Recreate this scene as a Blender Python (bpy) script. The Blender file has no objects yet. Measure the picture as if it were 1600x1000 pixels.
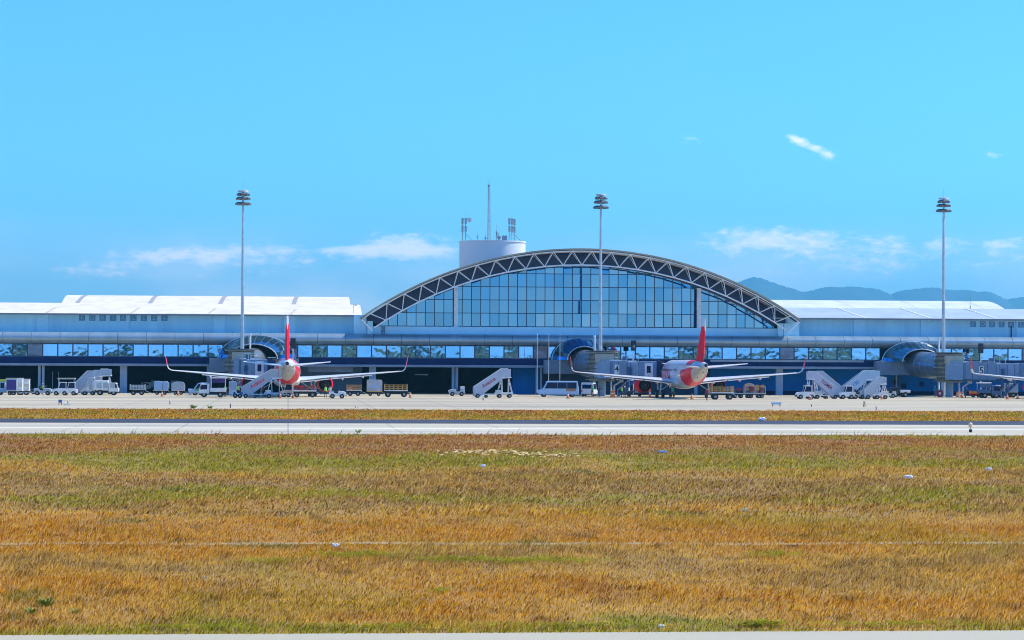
import bpy, bmesh, math, random
import numpy as np
from mathutils import Vector, Matrix
SC = bpy.context.scene
COL = SC.collection
random.seed(7)
R = math.radians
PI = math.pi

# ------------------------------------------------------------------ camera
CAM_H = 5.0                       # seen from the window of an aircraft on the runway
YAW, PITCH, ROLL = R(5.0), math.atan(69.0/4000.0), 0.0045
FWD = Vector((math.sin(YAW)*math.cos(PITCH), math.cos(YAW)*math.cos(PITCH), math.sin(PITCH)))
R0 = Vector((math.cos(YAW), -math.sin(YAW), 0))
U0 = R0.cross(FWD)
RIGHT = R0*math.cos(ROLL) + U0*math.sin(ROLL)
UP = U0*math.cos(ROLL) - R0*math.sin(ROLL)
cam_d = bpy.data.cameras.new('camera')
cam_d.lens = 90.0
cam_d.sensor_width = 36.0
cam_d.clip_start = 0.5
cam_d.clip_end = 40000
cam = bpy.data.objects.new('camera', cam_d)
COL.objects.link(cam)
mw = Matrix((RIGHT, UP, -FWD)).transposed().to_4x4()
mw.translation = (0, 0, CAM_H)
cam.matrix_world = mw
SC.camera = cam

# ------------------------------------------------------------------ sky, sun, exposure
SUN_AZ = R(79)                    # clockwise from +Y
SUN_EL = R(49)
w = bpy.data.worlds.new('World')
SC.world = w
w.use_nodes = True
wt = w.node_tree
wt.nodes.clear()
def wn(t, **k):
    n = wt.nodes.new(t)
    for a, b in k.items(): setattr(n, a, b)
    return n
def wm(op, a, b=None, c=None):
    n = wn('ShaderNodeMath', operation=op)
    for i, s in enumerate((a, b, c)):
        if s is None: continue
        if isinstance(s, (int, float)): n.inputs[i].default_value = s
        else: wt.links.new(s, n.inputs[i])
    return n.outputs[0]
sky = wn('ShaderNodeTexSky', sky_type='NISHITA', sun_disc=False, sun_elevation=SUN_EL, sun_rotation=SUN_AZ)
sky.air_density, sky.dust_density, sky.ozone_density = 1.0, 0.4, 4.0
tint = wn('ShaderNodeMix', data_type='RGBA', blend_type='MULTIPLY')
tint.inputs[0].default_value = 1.0
tint.inputs[7].default_value = (0.36, 0.915, 1.42, 1)
wt.links.new(sky.outputs[0], tint.inputs[6])
tc = wn('ShaderNodeTexCoord')
sp = wn('ShaderNodeSeparateXYZ')
wt.links.new(tc.outputs['Generated'], sp.inputs[0])
az = wm('ARCTAN2', sp.outputs[0], sp.outputs[1])
el = wm('ARCSINE', sp.outputs[2])
cx = wn('ShaderNodeCombineXYZ')
wt.links.new(az, cx.inputs[0])
wt.links.new(wm('MULTIPLY', el, 2.2), cx.inputs[1])
def wnoise(scale, detail, rough, off=0.0):
    n = wn('ShaderNodeTexNoise')
    n.inputs['Scale'].default_value = scale
    n.inputs['Detail'].default_value = detail
    n.inputs['Roughness'].default_value = rough
    m = wn('ShaderNodeVectorMath', operation='ADD')
    m.inputs[1].default_value = (off, off*1.7, off)
    wt.links.new(cx.outputs[0], m.inputs[0])
    wt.links.new(m.outputs[0], n.inputs['Vector'])
    return n.outputs['Fac']
nz_big = wnoise(85, 9, 0.62, 3.1)
nz_soft = wnoise(11, 5, 0.55, 9.2)
def sky_dir(px, py):
    d = (FWD + RIGHT*((px-800)/4000) - UP*((py-500)/4000)).normalized()
    return math.atan2(d.x, d.y), math.asin(d.z)
# clouds as bearings: (px-like bearing, half width, half height below, above, strength)
CLOUDS = [(135, 422, 50, 13, 10, .55, 0), (250, 400, 60, 10, 12, .7, 0), (350, 394, 95, 16, 14, 1.0, 0), (540, 392, 70, 10, 9, .75, 0),
          (622, 384, 70, 20, 17, 1.15, 0), (665, 392, 40, 12, 10, .7, 0), (1243, 217, 16, 8, 8, .75, .4), (1268, 229, 20, 8, 8, .8, .35), (1292, 240, 16, 9, 9, .85, .2), (1350, 408, 300, 40, 40, .27, 0), (380, 424, 330, 34, 30, .22, 0),
          (1085, 222, 30, 14, 14, .3, 0), (1190, 368, 60, 16, 12, .7, 0), (1260, 372, 90, 22, 14, .6, 0),
          (1400, 385, 200, 26, 16, .34, 0), (1110, 380, 40, 14, 12, .4, 0), (1590, 378, 50, 14, 12, .45, 0), (1556, 240, 16, 8, 8, .4, 0)]
tot = None
for (px, py, sx, sd, su, st, sl) in CLOUDS:
    a0, e0 = sky_dir(px, py)
    da = wm('DIVIDE', wm('SUBTRACT', az, a0), sx/4000)
    de = wm('SUBTRACT', el, e0)
    if sl: de = wm('ADD', de, wm('MULTIPLY', wm('SUBTRACT', az, a0), sl))
    up = wm('GREATER_THAN', de, 0.0)
    sc_ = wm('ADD', wm('MULTIPLY', up, 4000/su - 4000/sd), 4000/sd)
    de = wm('MULTIPLY', de, sc_)
    g = wm('EXPONENT', wm('MULTIPLY', wm('ADD', wm('MULTIPLY', da, da), wm('MULTIPLY', de, de)), -1.0))
    g = wm('MULTIPLY', g, st)
    tot = g if tot is None else wm('ADD', tot, g)
nz_fine = wnoise(210, 7, 0.6, 5.7)
cl = wn('ShaderNodeMapRange', interpolation_type='SMOOTHSTEP')
puff = wm('ADD', wm('MULTIPLY', wm('SUBTRACT', nz_big, .5), 2.9), wm('MULTIPLY', wm('SUBTRACT', nz_fine, .5), 1.1))
wt.links.new(wm('MULTIPLY', wm('MINIMUM', wm('MULTIPLY', tot, 4.0), 1.0), wm('ADD', tot, puff)), cl.inputs[0])
cl.inputs[1].default_value, cl.inputs[2].default_value = 0.15, 1.45
# thin broken veil in the lowest five degrees
veil = wn('ShaderNodeMapRange', interpolation_type='SMOOTHSTEP')
wt.links.new(el, veil.inputs[0])
veil.inputs[1].default_value, veil.inputs[2].default_value = 0.062, 0.018
vn = wn('ShaderNodeMapRange', interpolation_type='SMOOTHSTEP')
wt.links.new(nz_soft, vn.inputs[0])
vn.inputs[1].default_value, vn.inputs[2].default_value = 0.36, 0.72
vv = wm('MULTIPLY', wm('MULTIPLY', veil.outputs[0], wm('ADD', wm('MULTIPLY', vn.outputs[0], .8), .2)), 0.75)
cloud = wm('MINIMUM', wm('ADD', wm('MULTIPLY', cl.outputs[0], 0.80), vv), 0.97)
mixc = wn('ShaderNodeMix', data_type='RGBA')
wt.links.new(cloud, mixc.inputs[0])
wt.links.new(tint.outputs[2], mixc.inputs[6])
SKY_STR = 0.15
mixc.inputs[7].default_value = (1.45/SKY_STR, 1.35/SKY_STR, 1.3/SKY_STR, 1)
bg = wn('ShaderNodeBackground')
bg.inputs['Strength'].default_value = SKY_STR
wt.links.new(mixc.outputs[2], bg.inputs[0])
wo = wn('ShaderNodeOutputWorld')
wt.links.new(bg.outputs[0], wo.inputs[0])

sun_d = bpy.data.lights.new('sun', 'SUN')
sun_d.energy = 5.0
sun_d.angle = R(0.5)
sun_d.color = (1.0, 0.90, 0.76)
sun = bpy.data.objects.new('sun', sun_d)
COL.objects.link(sun)
sdir = Vector((math.sin(SUN_AZ)*math.cos(SUN_EL), math.cos(SUN_AZ)*math.cos(SUN_EL), math.sin(SUN_EL)))
sun.rotation_euler = sdir.to_track_quat('Z', 'Y').to_euler()
sun.location = (200, 300, 200)
SC.view_settings.view_transform = 'Standard'
SC.view_settings.look = 'None'
SC.view_settings.exposure = 0.2
SC.view_settings.gamma = 1.0
SC.render.engine = 'CYCLES'
SC.cycles.volume_bounces = 2
SC.cycles.filter_width = 1.0

# ------------------------------------------------------------------ survey helpers: bearings taken from the camera point
def ray(px, py):
    return FWD + RIGHT*((px-800)/4000) - UP*((py-500)/4000)
def at(px, py, Y):
    d = ray(px, py); t = Y/d.y
    return t*d.x, CAM_H + t*d.z
def ax(px, Y): return at(px, 569, Y)[0]
def az_(px, py, Y): return at(px, py, Y)[1]
def gnd(px, py):
    d = ray(px, py); t = -CAM_H/d.z
    return t*d.x, t*d.y

# ------------------------------------------------------------------ materials
MATS = {}
DULL = ('vehicle_glass', 'red_paint', 'navy_cladding', 'dark_interior', 'service_wall')
def mat(name, rgb, rough=0.5, metal=0.0, var=0.12, scale=1.2, bump=0.0, bscale=20, stretch=(1, 1, 1), coat=0.0):
    if name in MATS: return MATS[name]
    m = bpy.data.materials.new(name)
    m.use_nodes = True
    t = m.node_tree
    b = t.nodes['Principled BSDF']
    b.inputs['Roughness'].default_value = rough
    b.inputs['Metallic'].default_value = metal
    if name in DULL: b.inputs['Specular IOR Level'].default_value = .15
    if coat: b.inputs['Coat Weight'].default_value = coat
    g = t.nodes.new('ShaderNodeNewGeometry')
    mp = t.nodes.new('ShaderNodeMapping')
    mp.inputs['Scale'].default_value = stretch
    t.links.new(g.outputs['Position'], mp.inputs[0])
    n = t.nodes.new('ShaderNodeTexNoise')
    n.inputs['Scale'].default_value = scale
    n.inputs['Detail'].default_value = 6
    t.links.new(mp.outputs[0], n.inputs['Vector'])
    rp = t.nodes.new('ShaderNodeValToRGB')
    rp.color_ramp.elements[0].position = 0.3
    rp.color_ramp.elements[1].position = 0.7
    rp.color_ramp.elements[0].color = (*[c*(1-var) for c in rgb], 1)
    rp.color_ramp.elements[1].color = (*[min(1, c*(1+var*0.6)) for c in rgb], 1)
    t.links.new(n.outputs['Fac'], rp.inputs[0])
    t.links.new(rp.outputs[0], b.inputs['Base Color'])
    if bump:
        n2 = t.nodes.new('ShaderNodeTexNoise')
        n2.inputs['Scale'].default_value = bscale
        t.links.new(mp.outputs[0], n2.inputs['Vector'])
        bp = t.nodes.new('ShaderNodeBump')
        bp.inputs['Strength'].default_value = bump
        t.links.new(n2.outputs['Fac'], bp.inputs['Height'])
        t.links.new(bp.outputs[0], b.inputs['Normal'])
    MATS[name] = m
    return m

white = mat('white_paint', (.76, .77, .78), .45, var=.22, scale=1.6)
offwhite = mat('weathered_white', (.46, .50, .54), .5, var=.18, scale=1.5)
wall_shade = mat('shade_blue_wall', (.44, .78, .98), .7, var=.14, scale=.55, stretch=(1, 1, .16))  # blue of the open shade put into the white wall's colour
parapet = mat('parapet_paint', (.48, .80, .98), .7, var=.07, scale=.3)  # the same shade blue put into the white parapet's colour
alum = mat('brushed_aluminium', (.31, .43, .52), .34, .4, var=.14, scale=.5, stretch=(1.2, .2, .2))
steelw = mat('white_steel', (.66, .69, .74), .4, var=.08)
trussw = mat('truss_white', (.84, .85, .86), .4, var=.06)
galv = mat('galvanised_steel', (.52, .56, .60), .42, .6, var=.15)
navy = mat('navy_cladding', (.006, .022, .10), .6, var=.25, scale=.5)
fascia = mat('concrete_fascia', (.24, .29, .38), .8, var=.15, scale=.6)
portalc = mat('portal_concrete', (.17, .23, .32), .8, var=.16, scale=.6)
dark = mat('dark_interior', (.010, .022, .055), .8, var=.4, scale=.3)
mid = mat('service_wall', (.010, .20, .58), .75, var=.18, scale=.25)  # deep blue of the shade under the floor put into the grey wall's colour
pillar = mat('pillar_concrete', (.34, .42, .54), .8, var=.15, scale=.5)
roofm = mat('white_roof_sheet', (.80, .73, .585), .55, var=.13, scale=.4)
roofg = mat('grey_roof_sheet', (.66, .70, .70), .5, var=.12, scale=.3)
roofrib = mat('roof_strip', (.36, .36, .38), .6, var=.15)
archr = mat('arch_roof_metal', (.36, .40, .38), .45, .3, var=.15, scale=.3)
mull = mat('mullion', (.02, .05, .12), .4, var=.1)
redg = mat('gloss_red_paint', (.85, .005, .03), .40, var=.06, coat=.12)
red = mat('red_paint', (.92, .003, .03), .5, var=.08)
acwhite = mat('aircraft_white', (.76, .78, .82), .28, var=.06, scale=.6, coat=.3)
acgrey = mat('aircraft_grey', (.50, .50, .47), .35, var=.08)
black = mat('black_rubber', (.012, .013, .018), .7, var=.3, scale=4)
slatm = mat('rotunda_slats', (.09, .09, .08), .6, var=.2)
blackp = mat('black_panel', (.010, .014, .03), .5, var=.2)
tyre_m = black
blueg = mat('bridge_blue_grey', (.17, .27, .40), .55, var=.14, scale=.6)
blued = mat('bridge_dark_blue', (.05, .12, .25), .55, var=.18, scale=.6)
rotm = mat('rotunda_skin', (.34, .33, .27), .65, var=.2, scale=1.5)
tubem = mat('tube_metal', (.30, .36, .42), .33, .8, var=.15, scale=.4)
yellow = mat('yellow_paint', (.70, .42, .04), .5, var=.15)
ochre = mat('ochre_rail', (.50, .30, .09), .6, var=.2)
lime = mat('hi_vis_lime', (.35, .80, .08), .6, var=.08)
green = mat('green_cloth', (.06, .38, .18), .7, var=.1)
teal = mat('teal_cloth', (.04, .42, .45), .7, var=.1)
orange = mat('orange_plastic', (.85, .20, .04), .5, var=.08)
purple = mat('purple_curtain', (.06, .035, .22), .7, var=.25, scale=2)
skin = mat('skin', (.33, .17, .10), .6)
trouser = mat('dark_trousers', (.02, .03, .07), .8)
shirt = mat('blue_shirt', (.10, .17, .33), .8)
hairm = mat('black_hair', (.012, .01, .01), .6)
vglass = mat('vehicle_glass', (.008, .02, .07), .15, var=.1)
bluep = mat('blue_panel', (.04, .10, .42), .5)
ltblue = mat('pale_blue_paint', (.36, .52, .72), .4, var=.1)
chrome = mat('wheel_rim', (.30, .32, .35), .45, .5)
roof_low = mat('shaded_roof_sheet', (.42, .50, .54), .5, var=.12, scale=.3)  # darker, bluer light on the shallow lower slope put into the sheet's colour
plastic = mat('white_plastic', (.82, .84, .88), .5, var=.1, scale=8)
canvas = mat('pale_canvas', (.60, .57, .50), .8, var=.2, scale=2)
BAGC = [mat('bag_red', (.42, .03, .03), .6), mat('bag_navy', (.03, .04, .12), .6), mat('bag_grey', (.25, .24, .26), .6),
        mat('bag_brown', (.26, .13, .06), .7), mat('bag_mauve', (.30, .16, .22), .6), mat('bag_tan', (.50, .36, .20), .7)]

def mirror_glass(name, tintc, wob, wscale, rough=0.03, vary=.09):
    m = bpy.data.materials.new(name); m.use_nodes = True
    t = m.node_tree; b = t.nodes['Principled BSDF']
    b.inputs['Base Color'].default_value = (*tintc, 1)
    b.inputs['Metallic'].default_value = 1.0
    b.inputs['Roughness'].default_value = rough
    g = t.nodes.new('ShaderNodeNewGeometry')
    n = t.nodes.new('ShaderNodeTexNoise')
    n.inputs['Scale'].default_value = wscale
    n.inputs['Detail'].default_value = 1.5
    bp = t.nodes.new('ShaderNodeBump')
    bp.inputs['Strength'].default_value = wob
    bp.inputs['Distance'].default_value = 0.05
    t.links.new(g.outputs['Position'], n.inputs['Vector'])
    t.links.new(n.outputs['Fac'], bp.inputs['Height'])
    t.links.new(bp.outputs[0], b.inputs['Normal'])
    mr = t.nodes.new('ShaderNodeMapRange')
    t.links.new(g.outputs['Random Per Island'], mr.inputs[0])
    mr.inputs[3].default_value, mr.inputs[4].default_value = 1-vary, 1+vary
    mx = t.nodes.new('ShaderNodeVectorMath'); mx.operation = 'SCALE'
    mx.inputs[0].default_value = tintc
    t.links.new(mr.outputs[0], mx.inputs['Scale'])
    t.links.new(mx.outputs[0], b.inputs['Base Color'])
    return m
glass_hall = mirror_glass('hall_glass', (.13, .29, .49), .05, .35)
glass_band = mirror_glass('lounge_glass', (.15, .42, .88), .13, .8)
glass_dark = mirror_glass('shaded_glass', (.10, .14, .26), .3, .5, .08)
glass_coll = mirror_glass('collar_glass', (.16, .36, .46), .2, .5, .1)

# ------------------------------------------------------------------ mesh builder
class MB:
    def __init__(s): s.v, s.f, s.m = [], [], []
    def add(s, vs, fs, mi=0):
        o = len(s.v)
        s.v += [tuple(p) for p in vs]
        s.f += [tuple(i+o for i in f) for f in fs]
        s.m += [mi]*len(fs)
        return s
    def box(s, x0, x1, y0, y1, z0, z1, mi=0):
        return s.add([(x, y, z) for z in (z0, z1) for y in (y0, y1) for x in (x0, x1)],
                     [(0, 2, 3, 1), (4, 5, 7, 6), (0, 1, 5, 4), (2, 6, 7, 3), (0, 4, 6, 2), (1, 3, 7, 5)], mi)
    def frame(s, p0, p1):
        d = (Vector(p1)-Vector(p0)).normalized()
        u = d.cross(Vector((0, 0, 1)) if abs(d.z) < .95 else Vector((1, 0, 0))).normalized()
        return d, u, u.cross(d)
    def bar(s, p0, p1, wu, wv=None, mi=0):
        wv = wv or wu
        d, u, v = s.frame(p0, p1)
        vs = [Vector(p)+u*(a*wu/2)+v*(b*wv/2) for p in (p0, p1) for a, b in ((-1, -1), (1, -1), (1, 1), (-1, 1))]
        return s.add(vs, [(0, 1, 2, 3), (7, 6, 5, 4), (0, 4, 5, 1), (1, 5, 6, 2), (2, 6, 7, 3), (3, 7, 4, 0)], mi)
    def cyl(s, p0, p1, r0, r1=None, n=12, mi=0, caps=True):
        r1 = r0 if r1 is None else r1
        d, u, v = s.frame(p0, p1)
        vs = [Vector(p)+(u*math.cos(2*PI*i/n)+v*math.sin(2*PI*i/n))*r for p, r in ((p0, r0), (p1, r1)) for i in range(n)]
        fs = [(i, (i+1) % n, n+(i+1) % n, n+i) for i in range(n)]
        if caps: fs += [tuple(range(n))[::-1], tuple(range(n, 2*n))]
        return s.add(vs, fs, mi)
    def path(s, pts, r, n=8, mi=0):
        for a, b in zip(pts, pts[1:]): s.cyl(a, b, r, n=n, mi=mi)
        return s
    def prism(s, poly, axis, a0, a1, mi=0):
        n = len(poly)
        if axis == 'y': P = lambda p, a: (p[0], a, p[1])
        elif axis == 'x': P = lambda p, a: (a, p[0], p[1])
        else: P = lambda p, a: (p[0], p[1], a)
        vs = [P(p, a0) for p in poly]+[P(p, a1) for p in poly]
        return s.add(vs, [tuple(range(n))[::-1], tuple(range(n, 2*n))]+[(i, (i+1) % n, n+(i+1) % n, n+i) for i in range(n)], mi)
    def loft(s, secs, caps=True, mi=0, closed=True):
        n = len(secs[0]); vs = [p for q in secs for p in q]; fs = []
        for k in range(len(secs)-1):
            for i in range(n if closed else n-1):
                fs.append((k*n+i, k*n+(i+1) % n, (k+1)*n+(i+1) % n, (k+1)*n+i))
        if caps and closed: fs += [tuple(range(n))[::-1], tuple(range((len(secs)-1)*n, len(secs)*n))]
        return s.add(vs, fs, mi)
    def ball(s, c, r, n=10, mi=0, sq=(1, 1, 1)):
        secs = []
        for k in range(n//2+1):
            t = PI*k/(n//2)
            secs.append([(c[0]+sq[0]*r*math.sin(t)*math.cos(2*PI*i/n), c[1]+sq[1]*r*math.sin(t)*math.sin(2*PI*i/n), c[2]+sq[2]*r*math.cos(t)) for i in range(n)])
        return s.loft(secs, caps=False, mi=mi)
    def mesh(s, name, mats, smooth=False):
        me = bpy.data.meshes.new(name)
        me.from_pydata(s.v, [], s.f)
        for m in (mats if isinstance(mats, (list, tuple)) else [mats]): me.materials.append(m)
        me.polygons.foreach_set('material_index', s.m)
        bm = bmesh.new(); bm.from_mesh(me)
        bmesh.ops.remove_doubles(bm, verts=bm.verts, dist=1e-5)
        bmesh.ops.recalc_face_normals(bm, faces=bm.faces)
        if smooth:
            for f in bm.faces: f.smooth = True
            for e in bm.edges:
                if len(e.link_faces) == 2 and e.calc_face_angle(0) > R(38): e.smooth = False
        bm.to_mesh(me); bm.free()
        return me
    def build(s, name, mats, parent=None, smooth=False, bevel=0.0, world=False):
        if parent is not None and world:
            l = parent.location
            s.v = [(x-l.x, y-l.y, z-l.z) for x, y, z in s.v]
        o = bpy.data.objects.new(name, s.mesh(name, mats, smooth))
        COL.objects.link(o)
        if parent is not None: o.parent = parent
        if bevel:
            b = o.modifiers.new('edge', 'BEVEL'); b.width = bevel; b.segments = 2; b.limit_method = 'ANGLE'
        return o

def tag(o, label=None, cat=None, group=None, kind=None):
    if label: o['label'] = label
    if cat: o['category'] = cat
    if group: o['group'] = group
    if kind: o['kind'] = kind
    return o
def thing(name, label, cat, loc=(0, 0, 0), rz=0.0, group=None):
    o = bpy.data.objects.new(name, None)
    COL.objects.link(o)
    o.location = loc
    o.rotation_euler = (0, 0, rz)
    o.empty_display_size = 0.3
    return tag(o, label, cat, group)
def put(name, me, parent, loc=(0, 0, 0), rot=(0, 0, 0)):
    o = bpy.data.objects.new(name, me)
    COL.objects.link(o)
    o.parent = parent
    o.location = loc
    o.rotation_euler = rot
    return o
def dup(root, loc, rz=None, label=None, group=None):
    def cp(o, par):
        c = o.copy(); COL.objects.link(c)
        if par is not None: c.parent = par
        for ch in list(o.children): cp(ch, c)
        return c
    r = cp(root, None)
    r.location = loc
    if rz is not None: r.rotation_euler = (0, 0, rz)
    if label: r['label'] = label
    if group: r['group'] = group
    return r
def text_mesh(txt, size, name, m, extrude=0.01, shear=0.0, bold=0.0):
    cu = bpy.data.curves.new('writing', 'FONT')
    cu.body = txt; cu.size = size; cu.extrude = extrude; cu.shear = shear; cu.offset = bold
    cu.align_x = 'CENTER'; cu.align_y = 'CENTER'
    ob = bpy.data.objects.new('writing', cu)
    COL.objects.link(ob)
    bpy.context.view_layer.update()
    dg = bpy.context.evaluated_depsgraph_get()
    me = bpy.data.meshes.new_from_object(ob.evaluated_get(dg))
    bpy.data.objects.remove(ob); bpy.data.curves.remove(cu)
    me.name = name
    me.materials.clear(); me.materials.append(m)
    return me
# ------------------------------------------------------------------ ground, apron, taxiway, runway edge
Y_RW, Y_TX0, Y_LINE, Y_TX1, Y_SH1, Y_AP0 = 47.6, 181.0, 197.5, 214.0, 229.0, 277.0
TRACKS = [(71.3, 0.42), (87.0, 0.14)]
def node(t, typ, **k):
    n = t.nodes.new(typ)
    for a, b in k.items(): setattr(n, a, b)
    return n
def math_n(t, op, a, b=None):
    n = node(t, 'ShaderNodeMath', operation=op)
    for i, s in enumerate((a, b)):
        if s is None: continue
        if isinstance(s, (int, float)): n.inputs[i].default_value = s
        else: t.links.new(s, n.inputs[i])
    return n.outputs[0]
def noise_n(t, vec, scale, detail=3, stretch=(1, 1, 1), off=(0, 0, 0)):
    mp = node(t, 'ShaderNodeMapping')
    mp.inputs['Scale'].default_value = stretch
    mp.inputs['Location'].default_value = off
    t.links.new(vec, mp.inputs[0])
    n = node(t, 'ShaderNodeTexNoise')
    n.inputs['Scale'].default_value = scale
    n.inputs['Detail'].default_value = detail
    t.links.new(mp.outputs[0], n.inputs['Vector'])
    return n.outputs['Fac']
def mixc_n(t, fac, a, b):
    n = node(t, 'ShaderNodeMix', data_type='RGBA')
    if isinstance(fac, (int, float)): n.inputs[0].default_value = fac
    else: t.links.new(fac, n.inputs[0])
    for i, s in ((6, a), (7, b)):
        if isinstance(s, tuple): n.inputs[i].default_value = (*s, 1)
        else: t.links.new(s, n.inputs[i])
    return n.outputs[2]
def step_n(t, v, a, b):
    n = node(t, 'ShaderNodeMapRange', interpolation_type='SMOOTHSTEP')
    t.links.new(v, n.inputs[0])
    n.inputs[1].default_value, n.inputs[2].default_value = a, b
    return n.outputs[0]
C_OR, C_RD, C_GR, C_GB, C_ST, C_DG = (.58, .252, .012), (.43, .165, .028), (.34, .268, .011), (.41, .222, .045), (.58, .318, .046), (.13, .15, .008)
def grass_colour(t):
    g = node(t, 'ShaderNodeNewGeometry')
    P = g.outputs['Position']
    s = node(t, 'ShaderNodeSeparateXYZ')
    t.links.new(P, s.inputs[0])
    Y = s.outputs[1]
    wob = math_n(t, 'MULTIPLY', math_n(t, 'SUBTRACT', noise_n(t, P, .11, 5, (1, .5, 1)), .5), math_n(t, 'MULTIPLY', Y, .55))
    Yd = math_n(t, 'ADD', Y, wob)
    rp = node(t, 'ShaderNodeValToRGB')
    e = rp.color_ramp.elements
    bands = [(48.4, C_GR), (49.8, C_ST), (56, C_OR), (61, C_ST), (64, C_GB), (67, C_ST), (71, C_OR), (80, C_OR), (86, C_ST), (91, C_GB), (95, C_GR), (101, C_GB),
             (112, C_GB), (118, C_ST), (126, C_GR), (138, C_GR), (146, C_GB), (155, C_RD), (176, C_RD), (182, C_GR), (232, C_ST), (240, C_OR), (252, C_GR), (262, C_OR), (277, C_RD)]
    f = lambda y: (math.log(y)-math.log(46))/(math.log(280)-math.log(46))
    for i, (y, c) in enumerate(bands):
        if i < 2: el_ = e[i]; el_.position = f(y)
        else: el_ = e.new(f(y))
        el_.color = (*c, 1)
    lg = math_n(t, 'DIVIDE', math_n(t, 'SUBTRACT', math_n(t, 'LOGARITHM', math_n(t, 'MAXIMUM', Yd, 46.0), math.e), math.log(46)), math.log(280)-math.log(46))
    t.links.new(lg, rp.inputs[0])
    col = rp.outputs[0]
    n1 = noise_n(t, P, .16, 4, (1, .45, 1), (3, 7, 0))
    col = mixc_n(t, math_n(t, 'MULTIPLY', step_n(t, n1, .52, .66), .40), col, C_OR)
    n2 = noise_n(t, P, .11, 4, (1, .5, 1), (13, 1, 0))
    col = mixc_n(t, math_n(t, 'MULTIPLY', step_n(t, n2, .54, .66), .42), col, C_GR)
    n3 = noise_n(t, P, .3, 4, (1, .5, 1), (31, 17, 0))
    col = mixc_n(t, math_n(t, 'MULTIPLY', step_n(t, n3, .58, .68), .5), col, C_RD)
    n4 = noise_n(t, P, .22, 5, (1, .6, 1), (71, 27, 0))
    col = mixc_n(t, math_n(t, 'MULTIPLY', step_n(t, n4, .63, .70), .6), col, C_DG)
    n5 = noise_n(t, P, 1.1, 5, (1, .5, 1), (7, 77, 0))
    col = mixc_n(t, math_n(t, 'MULTIPLY', step_n(t, n5, .52, .68), .55), col, (.74, .42, .075))
    n6 = noise_n(t, P, .8, 6, (1, .55, 1), (17, 7, 0))
    col = mixc_n(t, math_n(t, 'MULTIPLY', step_n(t, n6, .55, .70), .65), col, (.17, .075, .012))
    return col, P
def grass_material(name, blades):
    m = bpy.data.materials.new(name); m.use_nodes = True
    t = m.node_tree; b = t.nodes['Principled BSDF']
    b.inputs['Roughness'].default_value = .75
    b.inputs['Specular IOR Level'].default_value = .15
    col, P = grass_colour(t)
    if blades:
        a = node(t, 'ShaderNodeAttribute'); a.attribute_name = 'rnd'
        hsv = node(t, 'ShaderNodeHueSaturation')
        t.links.new(col, hsv.inputs['Color'])
        t.links.new(math_n(t, 'ADD', math_n(t, 'MULTIPLY', a.outputs['Fac'], .05), .475), hsv.inputs['Hue'])
        t.links.new(math_n(t, 'ADD', math_n(t, 'MULTIPLY', a.outputs['Fac'], 1.75), .44), hsv.inputs['Value'])
        c2 = mixc_n(t, step_n(t, a.outputs['Fac'], .86, .93), hsv.outputs[0], (.92, .62, .24))
        t.links.new(c2, b.inputs['Base Color'])
        tr = node(t, 'ShaderNodeBsdfTranslucent')
        t.links.new(c2, tr.inputs[0])
        mx = node(t, 'ShaderNodeMixShader')
        mx.inputs[0].default_value = .5
        t.links.new(b.outputs[0], mx.inputs[1]); t.links.new(tr.outputs[0], mx.inputs[2])
        t.links.new(mx.outputs[0], t.nodes['Material Output'].inputs[0])
    else:
        n = noise_n(t, P, 6.0, 6, (.4, 1, 1))
        c2 = mixc_n(t, n, col, (.16, .10, .05))
        t.links.new(c2, b.inputs['Base Color'])
    return m
def concrete(name, c0, c1, slab=None, joint=None, stain=None):
    m = bpy.data.materials.new(name); m.use_nodes = True
    t = m.node_tree; b = t.nodes['Principled BSDF']
    b.inputs['Roughness'].default_value = .85
    g = node(t, 'ShaderNodeNewGeometry'); P = g.outputs['Position']
    n = noise_n(t, P, .09, 6, (.25, 1, 1))
    col = mixc_n(t, step_n(t, n, .3, .7), c0, c1)
    n2 = noise_n(t, P, 9, 5)
    col = mixc_n(t, math_n(t, 'MULTIPLY', n2, .16), col, tuple(c*.5 for c in c0))
    if stain:
        n3 = noise_n(t, P, .05, 5, (.12, 1, 1), (5, 9, 0))
        col = mixc_n(t, math_n(t, 'MULTIPLY', step_n(t, n3, .50, .70), .65), col, stain)
    if slab:
        s = node(t, 'ShaderNodeSeparateXYZ'); t.links.new(P, s.inputs[0])
        for ax_i, sz, wd in ((1, slab, joint[1]), (0, slab, joint[0])):
            fr = math_n(t, 'FRACT', math_n(t, 'DIVIDE', s.outputs[ax_i], sz))
            ln = math_n(t, 'LESS_THAN', fr, wd/sz)
            col = mixc_n(t, math_n(t, 'MULTIPLY', ln, .55), col, (.10, .10, .11))
    t.links.new(col, b.inputs['Base Color'])
    return m
apron_m = concrete('apron_concrete', (.47, .40, .265), (.56, .48, .33), 9.5, (.12, .5), (.26, .24, .21))
taxi_m = concrete('taxiway_concrete', (.50, .44, .31), (.59, .53, .39), 8.2, (.1, .22), (.36, .36, .38))
asph_m = concrete('asphalt_shoulder', (.026, .030, .052), (.040, .046, .070))
rwy_m = concrete('runway_shoulder', (.46, .41, .28), (.56, .50, .35), None, None, (.40, .38, .31))
line_m = mat('white_marking', (.80, .80, .80), .8, var=.12, scale=.6)
soil_m = mat('bare_soil', (.36, .245, .11), .9, var=.25, scale=1.5)
def sheet(name, x0, x1, y0, y1, z, m):
    o = MB().add([(x0, y0, z), (x1, y0, z), (x1, y1, z), (x0, y1, z)], [(0, 1, 2, 3)]).build(name, m)
    return tag(o, kind='structure')
sheet('ground', -14000, 22000, -9000, 24000, -0.02, grass_material('dry_turf', False))
sheet('apron', -260, 330, Y_AP0, 520, 0.0, apron_m)
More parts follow.
